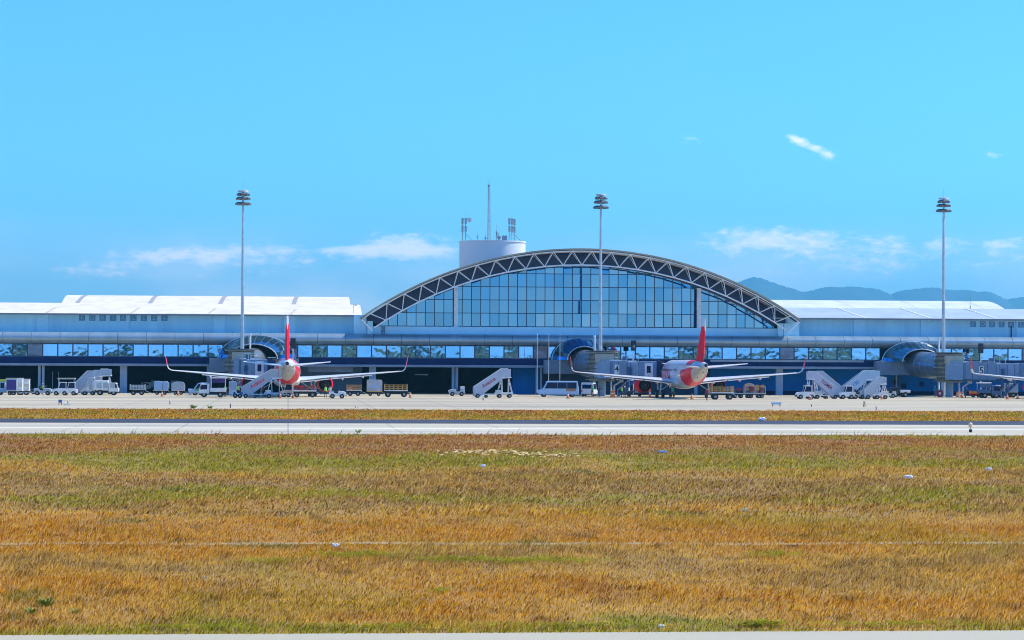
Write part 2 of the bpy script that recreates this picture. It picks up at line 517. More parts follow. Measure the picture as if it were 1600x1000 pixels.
sheet('taxiway', -260, 330, Y_TX0, Y_TX1, 0.0, taxi_m)
sheet('taxiway_shoulder', -260, 330, Y_TX1, Y_SH1, 0.0, asph_m)
sheet('taxiway_edge_line', -260, 330, Y_LINE-.75, Y_LINE+.75, 0.005, line_m)
sheet('runway_edge', -200, 220, -60, Y_RW, 0.0, rwy_m)
drain_m = mat('drain_strip', (.17, .165, .16), .8, var=.35, scale=.12)
for nm, yy, hw in (('apron_drain', 368.0, 1.0), ('apron_drain', 314.0, .7), ('taxiway_joint', 188.5, .22), ('taxiway_joint', 205.5, .25)):
    sheet(nm, -260, 330, yy-hw, yy+hw, .004, drain_m)
mb = MB()
for yc, hw in TRACKS:                 # a bare wheel rut worn through the turf
    n = 220
    xs = np.linspace(-40, 60, n) if yc < 80 else np.linspace(14, 60, n)
    L, Rr = [], []
    for i, x in enumerate(xs):
        wv = .25*math.sin(x*.21+yc)+.15*math.sin(x*.83)+.10*random.uniform(-1, 1)
        hh = hw*(.75+.5*random.random())
        L.append((x, yc-hh+wv, -.008)); Rr.append((x, yc+hh+wv, -.008))
    mb.loft([L, Rr], caps=False, closed=False)
tag(mb.build('dirt_track', soil_m), kind='structure')

# ------------------------------------------------------------------ grass: leaning dry blades over the whole field
def blades(name, n, y0, y1, hmin, hmax, wmin, wmax, seed, dens_pow=1.0, skip=True, mat_=None, xs=None, thin=1.0):
    rg = np.random.default_rng(seed)
    u = rg.random(n)
    Y = y0+(y1-y0)*u**dens_pow
    X = Y*(-.20+.57*rg.random(n)) if xs is None else xs[0]+(xs[1]-xs[0])*rg.random(n)
    if skip:
        k = np.ones(n, bool)
        for yc, hw in TRACKS:
            wv = .25*np.sin(X*.21+yc)+.15*np.sin(X*.83)
            inside = np.abs(Y-yc-wv) < hw*.8
            if yc > 80: inside &= X > 14
            k &= ~(inside & (rg.random(n) < np.clip(.62+.45*np.sin(X*.31)*np.sin(X*.13+1), .2, .93)))
        X, Y = X[k], Y[k]
    n = len(X)
    patch = np.sin(X*.37+np.sin(Y*.23)*1.7)*np.sin(Y*.19+np.sin(X*.11)*2.3)
    keep = rg.random(n) < np.clip(.92+.30*patch, .55, 1)
    X, Y = X[keep], Y[keep]; n = len(X)
    patch = patch[keep]
    cl = .55+.45*np.sin(X*1.9+np.sin(Y*1.3)*2)*np.sin(Y*.9+np.sin(X*.7)*2)    # uneven clumps
    h = (hmin+(hmax-hmin)*rg.random(n)**2)*(.55+.75*np.clip(cl, 0, 1))*(1+.30*patch)
    wd = wmin+(wmax-wmin)*rg.random(n)
    th = rg.random(n)*2*PI
    lx = h*(.75+.55*rg.standard_normal(n))
    ly = h*(.45*rg.standard_normal(n))
    bx, by = np.cos(th)*wd, np.sin(th)*wd
    z0 = np.full(n, -.02)
    V = np.empty((n, 5, 3), np.float32)
    V[:, 0] = np.stack([X-bx, Y-by, z0], 1)
    V[:, 1] = np.stack([X+bx, Y+by, z0], 1)
    V[:, 2] = np.stack([X-bx*.8+lx*.35, Y-by*.8+ly*.35, h*.6], 1)
    V[:, 3] = np.stack([X+bx*.8+lx*.35, Y+by*.8+ly*.35, h*.6], 1)
    V[:, 4] = np.stack([X+lx, Y+ly, h], 1)
    base = (np.arange(n, dtype=np.int32)*5)[:, None]
    F = (base+np.array([[0, 1, 3, 0, 3, 2, 2, 3, 4]], np.int32)).reshape(-1)
    me = bpy.data.meshes.new(name)
    me.vertices.add(n*5); me.vertices.foreach_set('co', V.reshape(-1))
    me.loops.add(len(F)); me.loops.foreach_set('vertex_index', F)
    me.polygons.add(n*3)
    me.polygons.foreach_set('loop_start', np.arange(0, n*9, 3, dtype=np.int32))
    me.polygons.foreach_set('loop_total', np.full(n*3, 3, np.int32))
    me.update(calc_edges=True)
    at_ = me.attributes.new('rnd', 'FLOAT', 'POINT')
    at_.data.foreach_set('value', np.repeat(rg.random(n).astype(np.float32), 5))
    me.materials.append(mat_)
    o = bpy.data.objects.new(name, me)
    COL.objects.link(o)
    return tag(o, kind='stuff')
gm = grass_material('grass_blades', True)
gj = [blades('grass', 275000, Y_RW-.10, 84, .03, .12, .005, .013, 1, 1.0, mat_=gm),
      blades('grass', 275000, 84, Y_TX0-.3, .04, .145, .012, .028, 2, 1.0, mat_=gm),
      blades('grass', 105000, Y_SH1-.3, Y_AP0+.5, .05, .17, .025, .055, 3, 1.0, skip=False, mat_=gm),
      blades('grass', 1500, Y_TX0-2.4, Y_TX0+.7, .08, .42, .012, .025, 4, 1.0, skip=False, mat_=gm)]
wd_m = mat('weed_green', (.16, .24, .02), .7, var=.4, scale=3)
def weed(x, y, s, n, label):
    mb = MB()
    for i in range(n):
        a = random.random()*2*PI; l = s*random.uniform(.5, 1.1); r_ = random.uniform(.05, .45)*s
        p = Vector((r_*math.cos(a), r_*math.sin(a), 0))
        q = p+Vector((math.cos(a)*l*.7, math.sin(a)*l*.5, l*random.uniform(.35, .9)))
        sd = Vector((-math.sin(a), math.cos(a), 0))*l*.07
        md = p.lerp(q, .55)+Vector((0, 0, l*.12))
        mb.add([p-sd*.4, p+sd*.4, md+sd, q, md-sd], [(0, 1, 2, 3, 4)])
    o = mb.build('weed_clump', wd_m); o.location = (x, y, -.02)
    return tag(o, label, 'plant', 'green weeds growing in the dry grass')
for px, py, s, n, lb in ((302, 638, .6, 70, 'larger of two dark green weed clumps at the far apron edge'), (328, 638, .48, 50, 'smaller dark green weed clump at the apron edge, right of a larger one'),
                         (560, 676, .38, 34, 'tall green weed tuft beside the near edge of the taxiway'),
                         (557, 638, .4, 14, 'tiny weed at the apron edge below the pale container'),
                         (72, 946, .24, 90, 'broad-leaved green weed in the dry grass at lower left'), (50, 958, .2, 60, 'low broad-leaved weed near the left end of the runway edge'),
                         (118, 958, .17, 40, 'small broad-leaved weed, rightmost of three at lower left')):
    x, y = gnd(px, py); weed(x, y, s, n, lb)

# ------------------------------------------------------------------ hills and the air in front of them
RIDGE = [(850, 568), (950, 545), (1050, 490), (1110, 458), (1156, 441), (1176, 433), (1188, 437), (1203, 445), (1228, 451), (1253, 458), (1281, 452), (1306, 447), (1331, 443), (1350, 444), (1366, 447),
         (1391, 458), (1406, 452), (1425, 451), (1444, 448.5), (1472, 452.5), (1495, 452.5), (1516, 452), (1530, 455), (1544, 457), (1558, 464), (1572, 470.5), (1585, 469), (1600, 467), (1640, 462), (1700, 470), (1800, 490), (1950, 520)]
def hill_mesh():
    D = 18000.0
    xs, hs = [], []
    for px, py in RIDGE:
        x, z = at(px, py, D); xs.append(x); hs.append(z)
    gx = np.linspace(xs[0], xs[-1], 420)
    gh = np.interp(gx, xs, hs)
    rg = random.Random(5)
    for f_, a_ in ((.0032, 14), (.0071, 8), (.0153, 5), (.031, 3.5)):
        gh = gh+a_*np.sin(gx*f_+f_*9000)*np.minimum(1, np.maximum(0, gh-60)/200)
    ph = [(rg.uniform(0, 6), rg.uniform(.004, .03)) for _ in range(14)]
    rows = []
    for j in range(41):
        v = j/40; y = D-1600+3200*v
        prof = max(0.0, 1-abs(2*v-1))**1.15
        row = []
        for i, x in enumerate(gx):
            nz = sum(math.sin(x*f+y*f*(.5+.1*k)+p)/(1+60*f) for k, (p, f) in enumerate(ph))
            wgt = 1-math.exp(-((v-.5)/.13)**2)
            row.append((x, y, max(-2, gh[i]*prof+wgt*prof*nz*18 + 4.0*rg.uniform(-1, 1)*prof)))
        rows.append(row)
    return MB().loft(rows, caps=False, closed=False)
tag(hill_mesh().build('hills', mat('hill_forest', (.035, .08, .07), .9, var=.4, scale=.006), smooth=True), kind='structure')

hz = MB().box(-6500, 12500, -260, 21000, -3, 660).build('haze', None)
hm = bpy.data.materials.new('haze_air'); hm.use_nodes = True
ht = hm.node_tree; ht.nodes.remove(ht.nodes['Principled BSDF'])
pv = node(ht, 'ShaderNodeVolumePrincipled')
pv.inputs['Color'].default_value = (.27, .80, 1.0, 1)
pv.inputs['Density'].default_value = 0.000076
pv.inputs['Anisotropy'].default_value = .82
ht.links.new(pv.outputs[0], ht.nodes['Material Output'].inputs['Volume'])
hz.data.materials.clear(); hz.data.materials.append(hm)
tag(hz, kind='stuff')

# tree belt across the runway, behind the camera: it shows in the terminal's panes
def tree_belt():
    rg = random.Random(12); mb = MB()
    for k in range(150):
        x = -420+860*rg.random(); y = -255-40*rg.random(); h = rg.uniform(5, 9.5); r_ = rg.uniform(2.5, 5)
        mb.cyl((x, y, 0), (x, y, h*.6), .3, .15, 6, 1)
        for j in range(9):
            c = (x+rg.uniform(-1, 1)*r_*.7, y+rg.uniform(-1, 1)*r_*.6, h*.62+rg.uniform(-.35, .38)*h*.8)
            mb.ball(c, rg.uniform(.9, 1.8), 8, 0, (1.2, 1.1, .8))
    o = mb.build('treeline', [mat('tree_leaves', (.05, .09, .025), .8, var=.5, scale=1.2), mat('tree_bark', (.10, .07, .05), .9)])
    return tag(o, kind='stuff')
tree_belt()

# low broad-leaved creepers and one patch of dead straw lying in the turf
def creeper(name, patches, m, lmin, lmax, seed, up=.5):
    rg = random.Random(seed); mb = MB()
    for px, py, wpx, dep, n in patches:
        x0, y0 = gnd(px, py); wd_ = wpx*y0/4000
        for i in range(n):
            u, v = rg.gauss(0, .42), rg.gauss(0, .42)
            cx_, cy_ = x0+wd_*u, y0+dep*(v+.25*math.sin(u*9))
            a = rg.random()*2*PI; l = rg.uniform(lmin, lmax); h = rg.uniform(.0, .09)
            d = Vector((math.cos(a), math.sin(a), rg.uniform(-.1, up))); s_ = Vector((-math.sin(a), math.cos(a), rg.uniform(-.3, .3)))*.36
            p = Vector((cx_, cy_, h))
            mb.add([p, p+(d*.5+s_)*l, p+d*l, p+(d*.5-s_)*l], [(0, 1, 2, 3)])
    return tag(mb.build(name, m), kind='stuff')
leafm = mat('creeper_leaf', (.34, .36, .015), .8, var=.5, scale=3)
lt = leafm.node_tree; lb = lt.nodes['Principled BSDF']; lb.inputs['Specular IOR Level'].default_value = .1
ltr = lt.nodes.new('ShaderNodeBsdfTranslucent'); lmx = lt.nodes.new('ShaderNodeMixShader'); lmx.inputs[0].default_value = .45
lt.links.new(lb.inputs['Base Color'].links[0].from_socket, ltr.inputs[0])
lt.links.new(lb.outputs[0], lmx.inputs[1]); lt.links.new(ltr.outputs[0], lmx.inputs[2]); lt.links.new(lmx.outputs[0], lt.nodes['Material Output'].inputs[0])
creeper('ground_cover', [(560, 868, 110, 1.0, 1500), (690, 876, 60, .8, 700), (820, 877, 150, 1.0, 2200), (500, 775, 160, 3.5, 1800), (300, 778, 140, 3.5, 1500), (1210, 868, 60, 1.0, 700), (420, 878, 60, .9, 500),
                         (690, 925, 30, .6, 180), (600, 982, 200, .30, 900), (1190, 977, 50, .35, 700), (300, 983, 160, .3, 600), (1400, 978, 200, .3, 900), (900, 980, 200, .3, 800), (170, 716, 200, 6, 1100), (420, 722, 240, 6, 1300), (1330, 765, 120, 3, 600)], leafm, .03, .08, 3)
creeper('dead_straw', [(775, 709, 90, 3.0, 420), (845, 712, 60, 3.0, 300), (740, 706, 40, 1.5, 100)], mat('dead_straw', (.66, .47, .20), .8, var=.2, scale=2), .12, .34, 4, .25)
# ------------------------------------------------------------------ terminal building
F = 424.0                                     # first-floor facade line
XL, XR = -135.0, 175.0
term = thing('terminal_building', 'long white airport terminal with a huge glazed arch at its centre', 'terminal building', (44, F, 0))
def tp(mb, name, m, smooth=False, bevel=0, lab=None):
    o = mb.build(name, m, term, smooth, bevel, world=True)
    if lab: o['label'] = lab
    return o
Z_G, Z_F, Z_W0, Z_W1, Z_B, Z_E = 4.42, 4.82, 5.98, 8.0, 9.95, 13.05
# upper wall with shallow piers, and the eaves
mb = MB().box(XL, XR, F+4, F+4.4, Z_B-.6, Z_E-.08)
tp(mb, 'upper_wall', wall_shade)
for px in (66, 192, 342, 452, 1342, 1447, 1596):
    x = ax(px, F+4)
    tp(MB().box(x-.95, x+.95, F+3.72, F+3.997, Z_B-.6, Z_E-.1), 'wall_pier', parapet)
xa0, xa1 = ax(556, F+2.5), ax(1243, F+2.5)
# roofs of the two wings: lower slope, then a raised curved roof behind
def wing_roof(x0, x1, u0, u1, m, curved, ml=None):
    ev, ridge = (F+2.2, Z_E), (F+15, Z_E+2.0)
    n = 60
    mb = MB()
    mb.prism([(ev[0], ev[1]), (ridge[0], ridge[1]), (ridge[0], ridge[1]-.25), (ev[0], ev[1]-.22)], 'x', x0, x1)
    tp(mb, 'lower_roof', ml or m)
    sec = []
    for i in range(9):
        a = i/8
        sec.append((F+15.3+15*a, Z_E+1.9+1.75*math.sin(a*PI*.55)/math.sin(PI*.55)))
    low = [(y, Z_E+.8) for y, z in (sec[-1], sec[0])]
    tp(MB().prism(sec+low, 'x', u0, u1), 'raised_roof', m, smooth=True)
    return sec
secL = wing_roof(XL, xa0+1.0, ax(95, F+15), ax(547, F+15), roofm, 0)
secR = wing_roof(xa1-4, XR, ax(1215, F+15), ax(1572, F+15), roofg, 1, roof_low)
def roof_strip(px, wpx, sec, slant, m, lab=None):
    x = ax(px, F+15); wv = wpx*.107
    L = [(x-wv/2+slant*(i/8), y, z+.035) for i, (y, z) in enumerate(sec)]
    Rr = [(p[0]+wv, p[1], p[2]) for p in L]
    o = tp(MB().loft([L, Rr], caps=False, closed=False), 'roof_strip', m)
for px in (119, 233, 343, 458): roof_strip(px, 7, secL, .9, roofrib)
for px in (1335, 1437, 1540):
    roof_strip(px, 2.2, secR, -1.2, white)
    x = ax(px-10, F+6)
    tp(MB().bar((x, F+14.8, Z_E+2.0), (x+2.2, F+2.4, Z_E+.04), .5, .07), 'roof_seam', white)
for px, wv in ((70, 5), (203, 4), (324, 4), (452, 4)):
    x = ax(px, F+3)
    tp(MB().add([(x, F+2.6, Z_E+.10), (x+wv*.1, F+2.6, Z_E+.10), (x+wv*.1+1.0, F+9, Z_E+1.11), (x+.8, F+9, Z_E+1.11)], [(0, 1, 2, 3)]), 'roof_stain', mat('roof_rust', (.62, .56, .46), .7, var=.2, scale=3))
tp(MB().box(XL, xa0+1, F+1.95, F+2.19, Z_E-.26, Z_E-.02), 'eaves_gutter', mat('gutter', (.20, .21, .22), .5))
tp(MB().box(xa1-1, XR, F+1.95, F+2.19, Z_E-.26, Z_E-.02), 'eaves_gutter', MATS['gutter'])

# square upper windows, some with a letter behind the pane
def upper_window(px, py, letter=None):
    off = -.30 if 183 < px < 200 or px > 1585 else 0.0
    x, z = at(px, py, F+4)
    fr = MB()
    for a, b, c, d in ((-.62, .62, .50, .60), (-.62, .62, -.60, -.50), (-.62, -.52, -.50, .50), (.52, .62, -.50, .50)):
        fr.box(x+a, x+b, F+3.93+off, F+3.998+off, z+c, z+d)
    f = tp(fr, 'upper_window', parapet)
    p = MB().box(x-.52, x+.52, F+3.96+off, F+3.985+off, z-.5, z+.5).build('pane', mat('tinted_pane', (.10, .27, .46), .3, var=.15), f, world=False)
    p.data.transform(Matrix.Translation(-Vector(term.location)))
    if letter:
        l = put('letter', text_mesh(letter, .95, 'letter', mat('faint_letter', (.34, .55, .75), .6), .012), f, (x-44, 3.945+off, z), (PI/2, 0, 0))
for i, ch in enumerate('FORTALEZA'):
    upper_window(128.2+16.1*i, 496.4+.1*i, ch)
for i, ch in enumerate('FORTALEZA'):
    upper_window(1520.6+14.75*i, 506.6+.15*i, ch)
tp(MB().cyl((ax(193.5, F+3.8), F+3.8, Z_B), (ax(193.5, F+3.8), F+3.8, Z_B+1.9), .07), 'drain_pipe', navy)
tp(MB().cyl((ax(1580, F+3.8), F+3.8, Z_B), (ax(1580, F+3.8), F+3.8, Z_B+1.9), .09), 'drain_pipe', navy)

# the bullnose canopy of curved aluminium over the lounge windows
def bullnose(x0, x1, name, m, seam=4.6):
    pts = [(F+4.0, Z_B+.01)]+[(F+1.1-2.0*math.sin(PI*i/24), 8.975+.965*math.cos(PI*i/24)) for i in range(25)]
    n = max(2, int((x1-x0)/seam)); mb = MB()
    for k in range(n):
        a, b = x0+(x1-x0)*k/n, x0+(x1-x0)*(k+1)/n-.05
        tl = random.uniform(-.02, .02)
        mb.loft([[(a, y+tl, z) for y, z in pts], [(b, y-tl, z) for y, z in pts]], caps=False, closed=False)
    return tp(mb, name, m, smooth=True)
bullnose(XL, ax(540, F), 'canopy', alum)
bullnose(ax(540, F), ax(1185, F), 'canopy', alum)
bullnose(ax(1185, F), XR, 'canopy', alum)
tp(MB().box(XL, XR, F+1.2, F+3.9, Z_W1+.1, Z_B-.12), 'canopy_backing', navy)

# lounge windows: one frame and one pane each
WP = 2.44
wf_me = MB()
for a, b, c, d in ((-WP/2, WP/2, -.06, .06), (-WP/2, WP/2, 1.94, 2.02), (-WP/2, -WP/2+.10, .06, 1.94), (WP/2-.10, WP/2, .06, 1.94)):
    wf_me.box(a, b, -.06, .08, c, d)
wf_me = wf_me.mesh('window', mull)
wp_me = MB().box(-WP/2+.10, WP/2-.10, -.01, .03, .06, 1.94).mesh('pane', glass_band)
wd_me = MB().box(-WP/2+.10, WP/2-.10, -.01, .03, .06, 1.94).mesh('pane', glass_dark)
gaps = [(ax(352, F), ax(440, F)), (ax(868, F), ax(938, F)), (ax(1372, F), ax(1462, F))]
x = XL+40
k = 0
while x < XR-20:
    if not any(a < x < b for a, b in gaps):
        wdo = put('window', wf_me, term, (x-44, .25, Z_W0))
        put('pane', wd_me if k % 17 in (5,) else wp_me, wdo, (0, 0, 0), (random.uniform(-.003, .006), 0, random.uniform(-.014, .014)))
    k += 1
    x += WP+.005
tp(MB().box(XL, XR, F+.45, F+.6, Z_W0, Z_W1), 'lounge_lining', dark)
tp(MB().box(XL, XR, F+.1, F+.5, Z_F, Z_W0-.065), 'spandrel_band', navy)
tp(MB().box(XL, XR, F-.45, F+.5, Z_G, Z_F-.003), 'floor_edge', fascia, bevel=.03)
tp(MB().box(ax(1110, F), ax(1350, F), F-.05, F+.095, Z_W0-.42, Z_W0-.07), 'window_ledge', mat('ledge', (.30, .34, .40), .7))
tp(MB().box(XL, XR, F+.5, F+24, Z_G-.004, Z_G+.3), 'floor_slab', fascia)
# ground floor: open baggage hall on the left and middle, plain service walls to the right
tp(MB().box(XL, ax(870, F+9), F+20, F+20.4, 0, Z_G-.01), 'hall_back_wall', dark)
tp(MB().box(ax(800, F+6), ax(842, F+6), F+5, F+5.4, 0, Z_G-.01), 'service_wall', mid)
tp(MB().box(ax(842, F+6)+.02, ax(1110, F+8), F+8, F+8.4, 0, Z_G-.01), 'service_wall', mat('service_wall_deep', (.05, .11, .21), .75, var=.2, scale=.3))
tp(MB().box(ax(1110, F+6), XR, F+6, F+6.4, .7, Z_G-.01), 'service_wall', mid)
tp(MB().box(ax(1110, F+6), XR, F+5.95, F+6.4, 0, .695), 'wall_plinth', navy)
tp(MB().box(ax(482, F), ax(552, F), F+1.2, F+1.5, 3.55, Z_G-.006), 'service_wall', fascia)
tp(MB().box(ax(466, F+9), ax(566, F+9), F+9, F+9.3, 0, Z_G-.01), 'service_wall', blueg)
for px0, px1 in ((59.5, 63.5), (65.5, 69.5), (187.5, 198.5), (577, 587.5), (706, 710.2), (711.8, 716), (1213, 1223.5), (323, 329), (1085, 1090), (837, 840), (844, 847), (1400, 1402)):
    tp(MB().box(ax(px0, F+1), ax(px1, F+1), F+1, F+1+.107*min(px1-px0, 9), 0, Z_G-.008), 'column', pillar)
for px0, px1, z0, z1 in ((81.5, 83, 0, 3.4), (91, 92, 0, 3.4)):
    tp(MB().box(ax(px0, F+8), ax(px1, F+8), F+8, F+8.2, z0, z1), 'hall_post', pillar)
for px, py in ((1303, 603), (1412, 603), (1400, 597), (1440, 600)):
    x, z = at(px, py, F+6)
    tp(MB().box(x-.35, x+.35, F+5.8, F+5.997, z-.4, z+.4), 'wall_box', navy)
tp(MB().box(ax(1296, F+6), ax(1308, F+6), F+5.93, F+5.997, .705, 3.0), 'service_door', blued)
tp(MB().box(ax(1392, F+6), ax(1408, F+6), F+5.93, F+5.997, .705, 3.0), 'service_door', blued)
tp(MB().box(ax(648, F+12), ax(668, F+12), F+12, F+12.1, 3.05, 3.25), 'sign_strip', white)

# ---- the central hall: glass wall, parapet, piers, arch truss and barrel roof
GW = F+3.4
acx, atop = at(907, 388, F-3)
xl_, zl_ = at(563, 495, F-3)
xr_, zr_ = at(1252, 501, F-3)
acx = (xl_+xr_)/2
hw_, rise = (xr_-xl_)/2, atop-(zl_+zr_)/2
RA = (hw_**2+rise**2)/(2*rise)
acz = atop-RA
def arc(r, a, y): return (acx+r*math.sin(a), y, acz+r*math.cos(a))
A0 = math.asin(hw_/RA)
NA = 72
outer = [-A0+2*A0*i/NA for i in range(NA+1)]
# barrel roof
mb = MB()
secs = []
for a in outer:
    secs.append([arc(RA, a, F-3.1), arc(RA, a, F+40), arc(RA-.22, a, F+40), arc(RA-.26, a, F-2.9)])
mb.loft(secs)
tp(mb, 'arch_roof', archr, smooth=True)
RL = RA-2.75
AL = math.acos(min(1, (Z_B+1.55-acz)/RL))
mb = MB()
ins = [-AL+2*AL*i/NA for i in range(NA+1)]
yg = F+3.0
# dark panelling under the roof, between the truss chords
mb.loft([[arc(RA-.45, a*(A0-.004)/AL, yg), arc(RL, a, yg)] for a in ins], caps=False, closed=False)
tp(mb, 'arch_tympanum', mat('tympanum', (.020, .035, .11), .30, var=.4, scale=.4))
# soffit lining from the truss plane back to the glass
tp(MB().loft([[arc(RA-.30, a, F-2.6), arc(RA-.30, a, F+3.5)] for a in outer], caps=False, closed=False), 'arch_soffit', navy)
zb = Z_B+1.35
pts = [arc(RL+.02, a, GW) for a in ins]
poly = [(p[0], p[2]) for p in pts]
poly = [(poly[0][0], zb)]+[q for q in poly if q[1] > zb]+[(poly[-1][0], zb)]
xg0, xg1 = poly[0][0], poly[-1][0]
NOTE = 0
# glass wall: a pane per bay and row, clipped by the arch
def arch_z(x): return acz+math.sqrt(max(0, RL**2-(x-acx)**2))
bay, rowh = 1.545, 2.22
gm_ = MB()
nb = int((xg1-xg0)/bay)+1
for i in range(nb):
    a, b = xg0+i*bay+.04, min(xg0+(i+1)*bay-.04, xg1)
    r_ = 0
    while True:
        z0 = zb+r_*rowh+.05
        ta, tb = min(arch_z(a), z0+rowh-.1), min(arch_z(b), z0+rowh-.1)
        if max(arch_z(a), arch_z(b)) < z0+.05 or r_ > 9: break
        ta, tb = max(ta, z0+.01), max(tb, z0+.01)
        dy = random.uniform(-.010, .010); dz = random.uniform(-.012, .012)
        gm_.add([(a, GW+dy, z0), (b, GW-dy, z0), (b, GW-dy+dz, tb), (a, GW+dy+dz, ta)], [(0, 1, 2, 3)])
        r_ += 1
gw = tp(gm_, 'glass_wall', glass_hall)
mb = MB()
for i in range(1, nb):
    x = xg0+i*bay; t = arch_z(x)
    if t > zb+.1: mb.box(x-.06, x+.06, GW-.09, GW+.05, zb, t)
for r_ in range(1, 7):
    z = zb+r_*rowh
    if z < acz+RL:
        hx = math.sqrt(RL**2-(z-acz)**2)
        mb.box(acx-hx, acx+hx, GW-.07, GW+.05, z-.06, z+.06)
mb.box(xg0, xg1, GW-.1, GW+.05, zb-.1, zb)
o = mb.build('mullions', mull, gw); o.data.transform(Matrix.Translation(-Vector(term.location)))
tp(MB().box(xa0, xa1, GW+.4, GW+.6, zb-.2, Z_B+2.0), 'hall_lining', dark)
tp(MB().box(xa0+.3, xa1-.3, F+1.6, F+3.2, Z_B-.05, zb-.105), 'parapet', parapet)
for p0, p1 in ((704, 832), (960, 1086)):
    tp(MB().box(ax(p0, F), ax(p1, F), F+1.45, F+1.597, Z_B-.05, zb-.10), 'parapet_panel', parapet)
for px, wv in ((712.5, .34), (1093, .34)):
    x = ax(px, F+1); t = acz+math.sqrt(RL**2-(x-acx)**2)
    tp(MB().box(x-wv, x+wv, F+1.7, F+2.2, zb-.10, t-.1), 'hall_pier', white)
for px in (578, 1219, 1228):
    x = ax(px, F+1)
    tp(MB().box(x-.45, x+.45, F+.8, F+1.4, Z_B-.3, Z_E-1.0), 'end_pier', parapet)
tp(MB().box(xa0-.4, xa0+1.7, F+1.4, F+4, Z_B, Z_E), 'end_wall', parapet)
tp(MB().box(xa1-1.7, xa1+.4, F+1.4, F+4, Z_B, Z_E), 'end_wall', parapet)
# truss: two top chords, one bottom chord, W webs between
NT = 24
ua = [-A0*.955+2*A0*.955*i/(NT-1) for i in range(NT)]
la = [(ua[i]+ua[i+1])/2 for i in range(NT-1)]
Rt, Rb = RA-.42, RL+.05
YA, YB, YC = F-2.7, F+.1, F-1.9
mb = MB()
for Yc in (YA, YB):
    mb.path([arc(Rt, a, Yc) for a in ua], .10, 8)
mb.path([arc(Rt, -A0*.995, YA), arc(Rt, ua[0], YA)], .10, 8).path([arc(Rt, A0*.995, YA), arc(Rt, ua[-1], YA)], .10, 8)
lo = [arc(Rb, -A0*.975, YC)]+[arc(Rb, a, YC) for a in la]+[arc(Rb, A0*.975, YC)]
tp(mb, 'truss_chord', trussw, smooth=True)
tp(MB().path(lo, .13, 8), 'truss_chord', trussw, smooth=True)
tp(MB().bar(arc(Rb-.2, -A0*.99, YC), arc(Rt, -A0*1.0, YA), .2).bar(arc(Rb-.2, A0*.99, YC), arc(Rt, A0*1.0, YA), .2), 'truss_shoe', trussw)
for i, a in enumerate(la):
    mb = MB()
    for Yc in (YA, YB):
        mb.cyl(arc(Rb, a, YC), arc(Rt, ua[i], Yc), .07, n=6)
        mb.cyl(arc(Rb, a, YC), arc(Rt, ua[i+1], Yc), .07, n=6)
    tp(mb, 'truss_web', trussw, smooth=True)
for i, a in enumerate(ua):
    tp(MB().cyl(arc(Rt, a, YA), arc(Rt, a, YB), .07, n=6), 'truss_tie', trussw)
tp(MB().box(ax(596, F+1.4), ax(597, F+1.4), F+1.3, F+1.4, Z_B, zb).box(ax(599.5, F+1.4), ax(600.5, F+1.4), F+1.3, F+1.4, Z_B, zb)
   .box(ax(596, F+1.4), ax(600.5, F+1.4), F+1.3, F+1.4, Z_B+.4, Z_B+.5).box(ax(596, F+1.4), ax(600.5, F+1.4), F+1.3, F+1.4, Z_B+.9, Z_B+1.0), 'roof_ladder', navy)

# ------------------------------------------------------------------ round tower behind the arch and what stands on it
TY = 478.0
tx0, tx1 = ax(717, TY), ax(820, TY)
tcx, tr = (tx0+tx1)/2, (tx1-tx0)/2
tz = at(768, 376, TY-4)[1]
tw = thing('drum_tower', 'round white tower rising behind the glazed arch', 'tower', (tcx, TY, 0))
tw_m = mat('tower_render', (.72, .76, .82), .75, var=.07, scale=.2, stretch=(1, 1, .3))
MB().cyl((0, 0, 0), (0, 0, tz-.25), tr, n=64).build('wall', tw_m, tw, smooth=True)
MB().cyl((0, 0, tz-.25), (0, 0, tz), tr+.12, n=64).build('parapet', tw_m, tw, smooth=True)
galva = mat('aerial_steel', (.26, .31, .34), .5, .3, var=.2)
def lat_mast():
    x, _ = at(763.5, 376, TY); zt = at(763.5, 290, TY)[1]-tz
    t = thing('radio_mast', 'tall slim lattice radio mast at the centre of the white drum tower', 'mast', (x, TY, tz))
    mb = MB(); s = .30; h = zt
    legs = [(s*math.cos(a), s*math.sin(a)) for a in (PI/2+.3, PI/2+.3+2*PI/3, PI/2+.3+4*PI/3)]
    for l in legs: mb.cyl((*l, 0), (l[0]*.7, l[1]*.7, h), .055, n=6)
    mb.build('legs', galva, t)
    br = MB(); n = 16
    for k in range(n):
        z0, z1 = h*k/n, h*(k+1)/n
        for i in range(3):
            a, b = legs[i], legs[(i+1) % 3]
            f0, f1 = 1-.3*k/n, 1-.3*(k+1)/n
            br.cyl((a[0]*f0, a[1]*f0, z0), (b[0]*f1, b[1]*f1, z1), .028, n=5)
            br.cyl((a[0]*f1, a[1]*f1, z1), (b[0]*f1, b[1]*f1, z1), .028, n=5)
    br.build('bracing', galva, t)
    MB().cyl((.1, 0, h), (.22, 0, h+1.5), .03, n=6).build('whip_aerial', galva, t)
    MB().cyl((-.12, 0, h), (-.22, 0, h+.8), .03, n=6).build('whip_aerial', galva, t)
    MB().cyl((0, 0, h-.1), (0, 0, h+.15), .25, n=10).build('top_plate', galva, t)
lat_mast()
panelm = mat('antenna_panel', (.40, .46, .48), .5, var=.2)
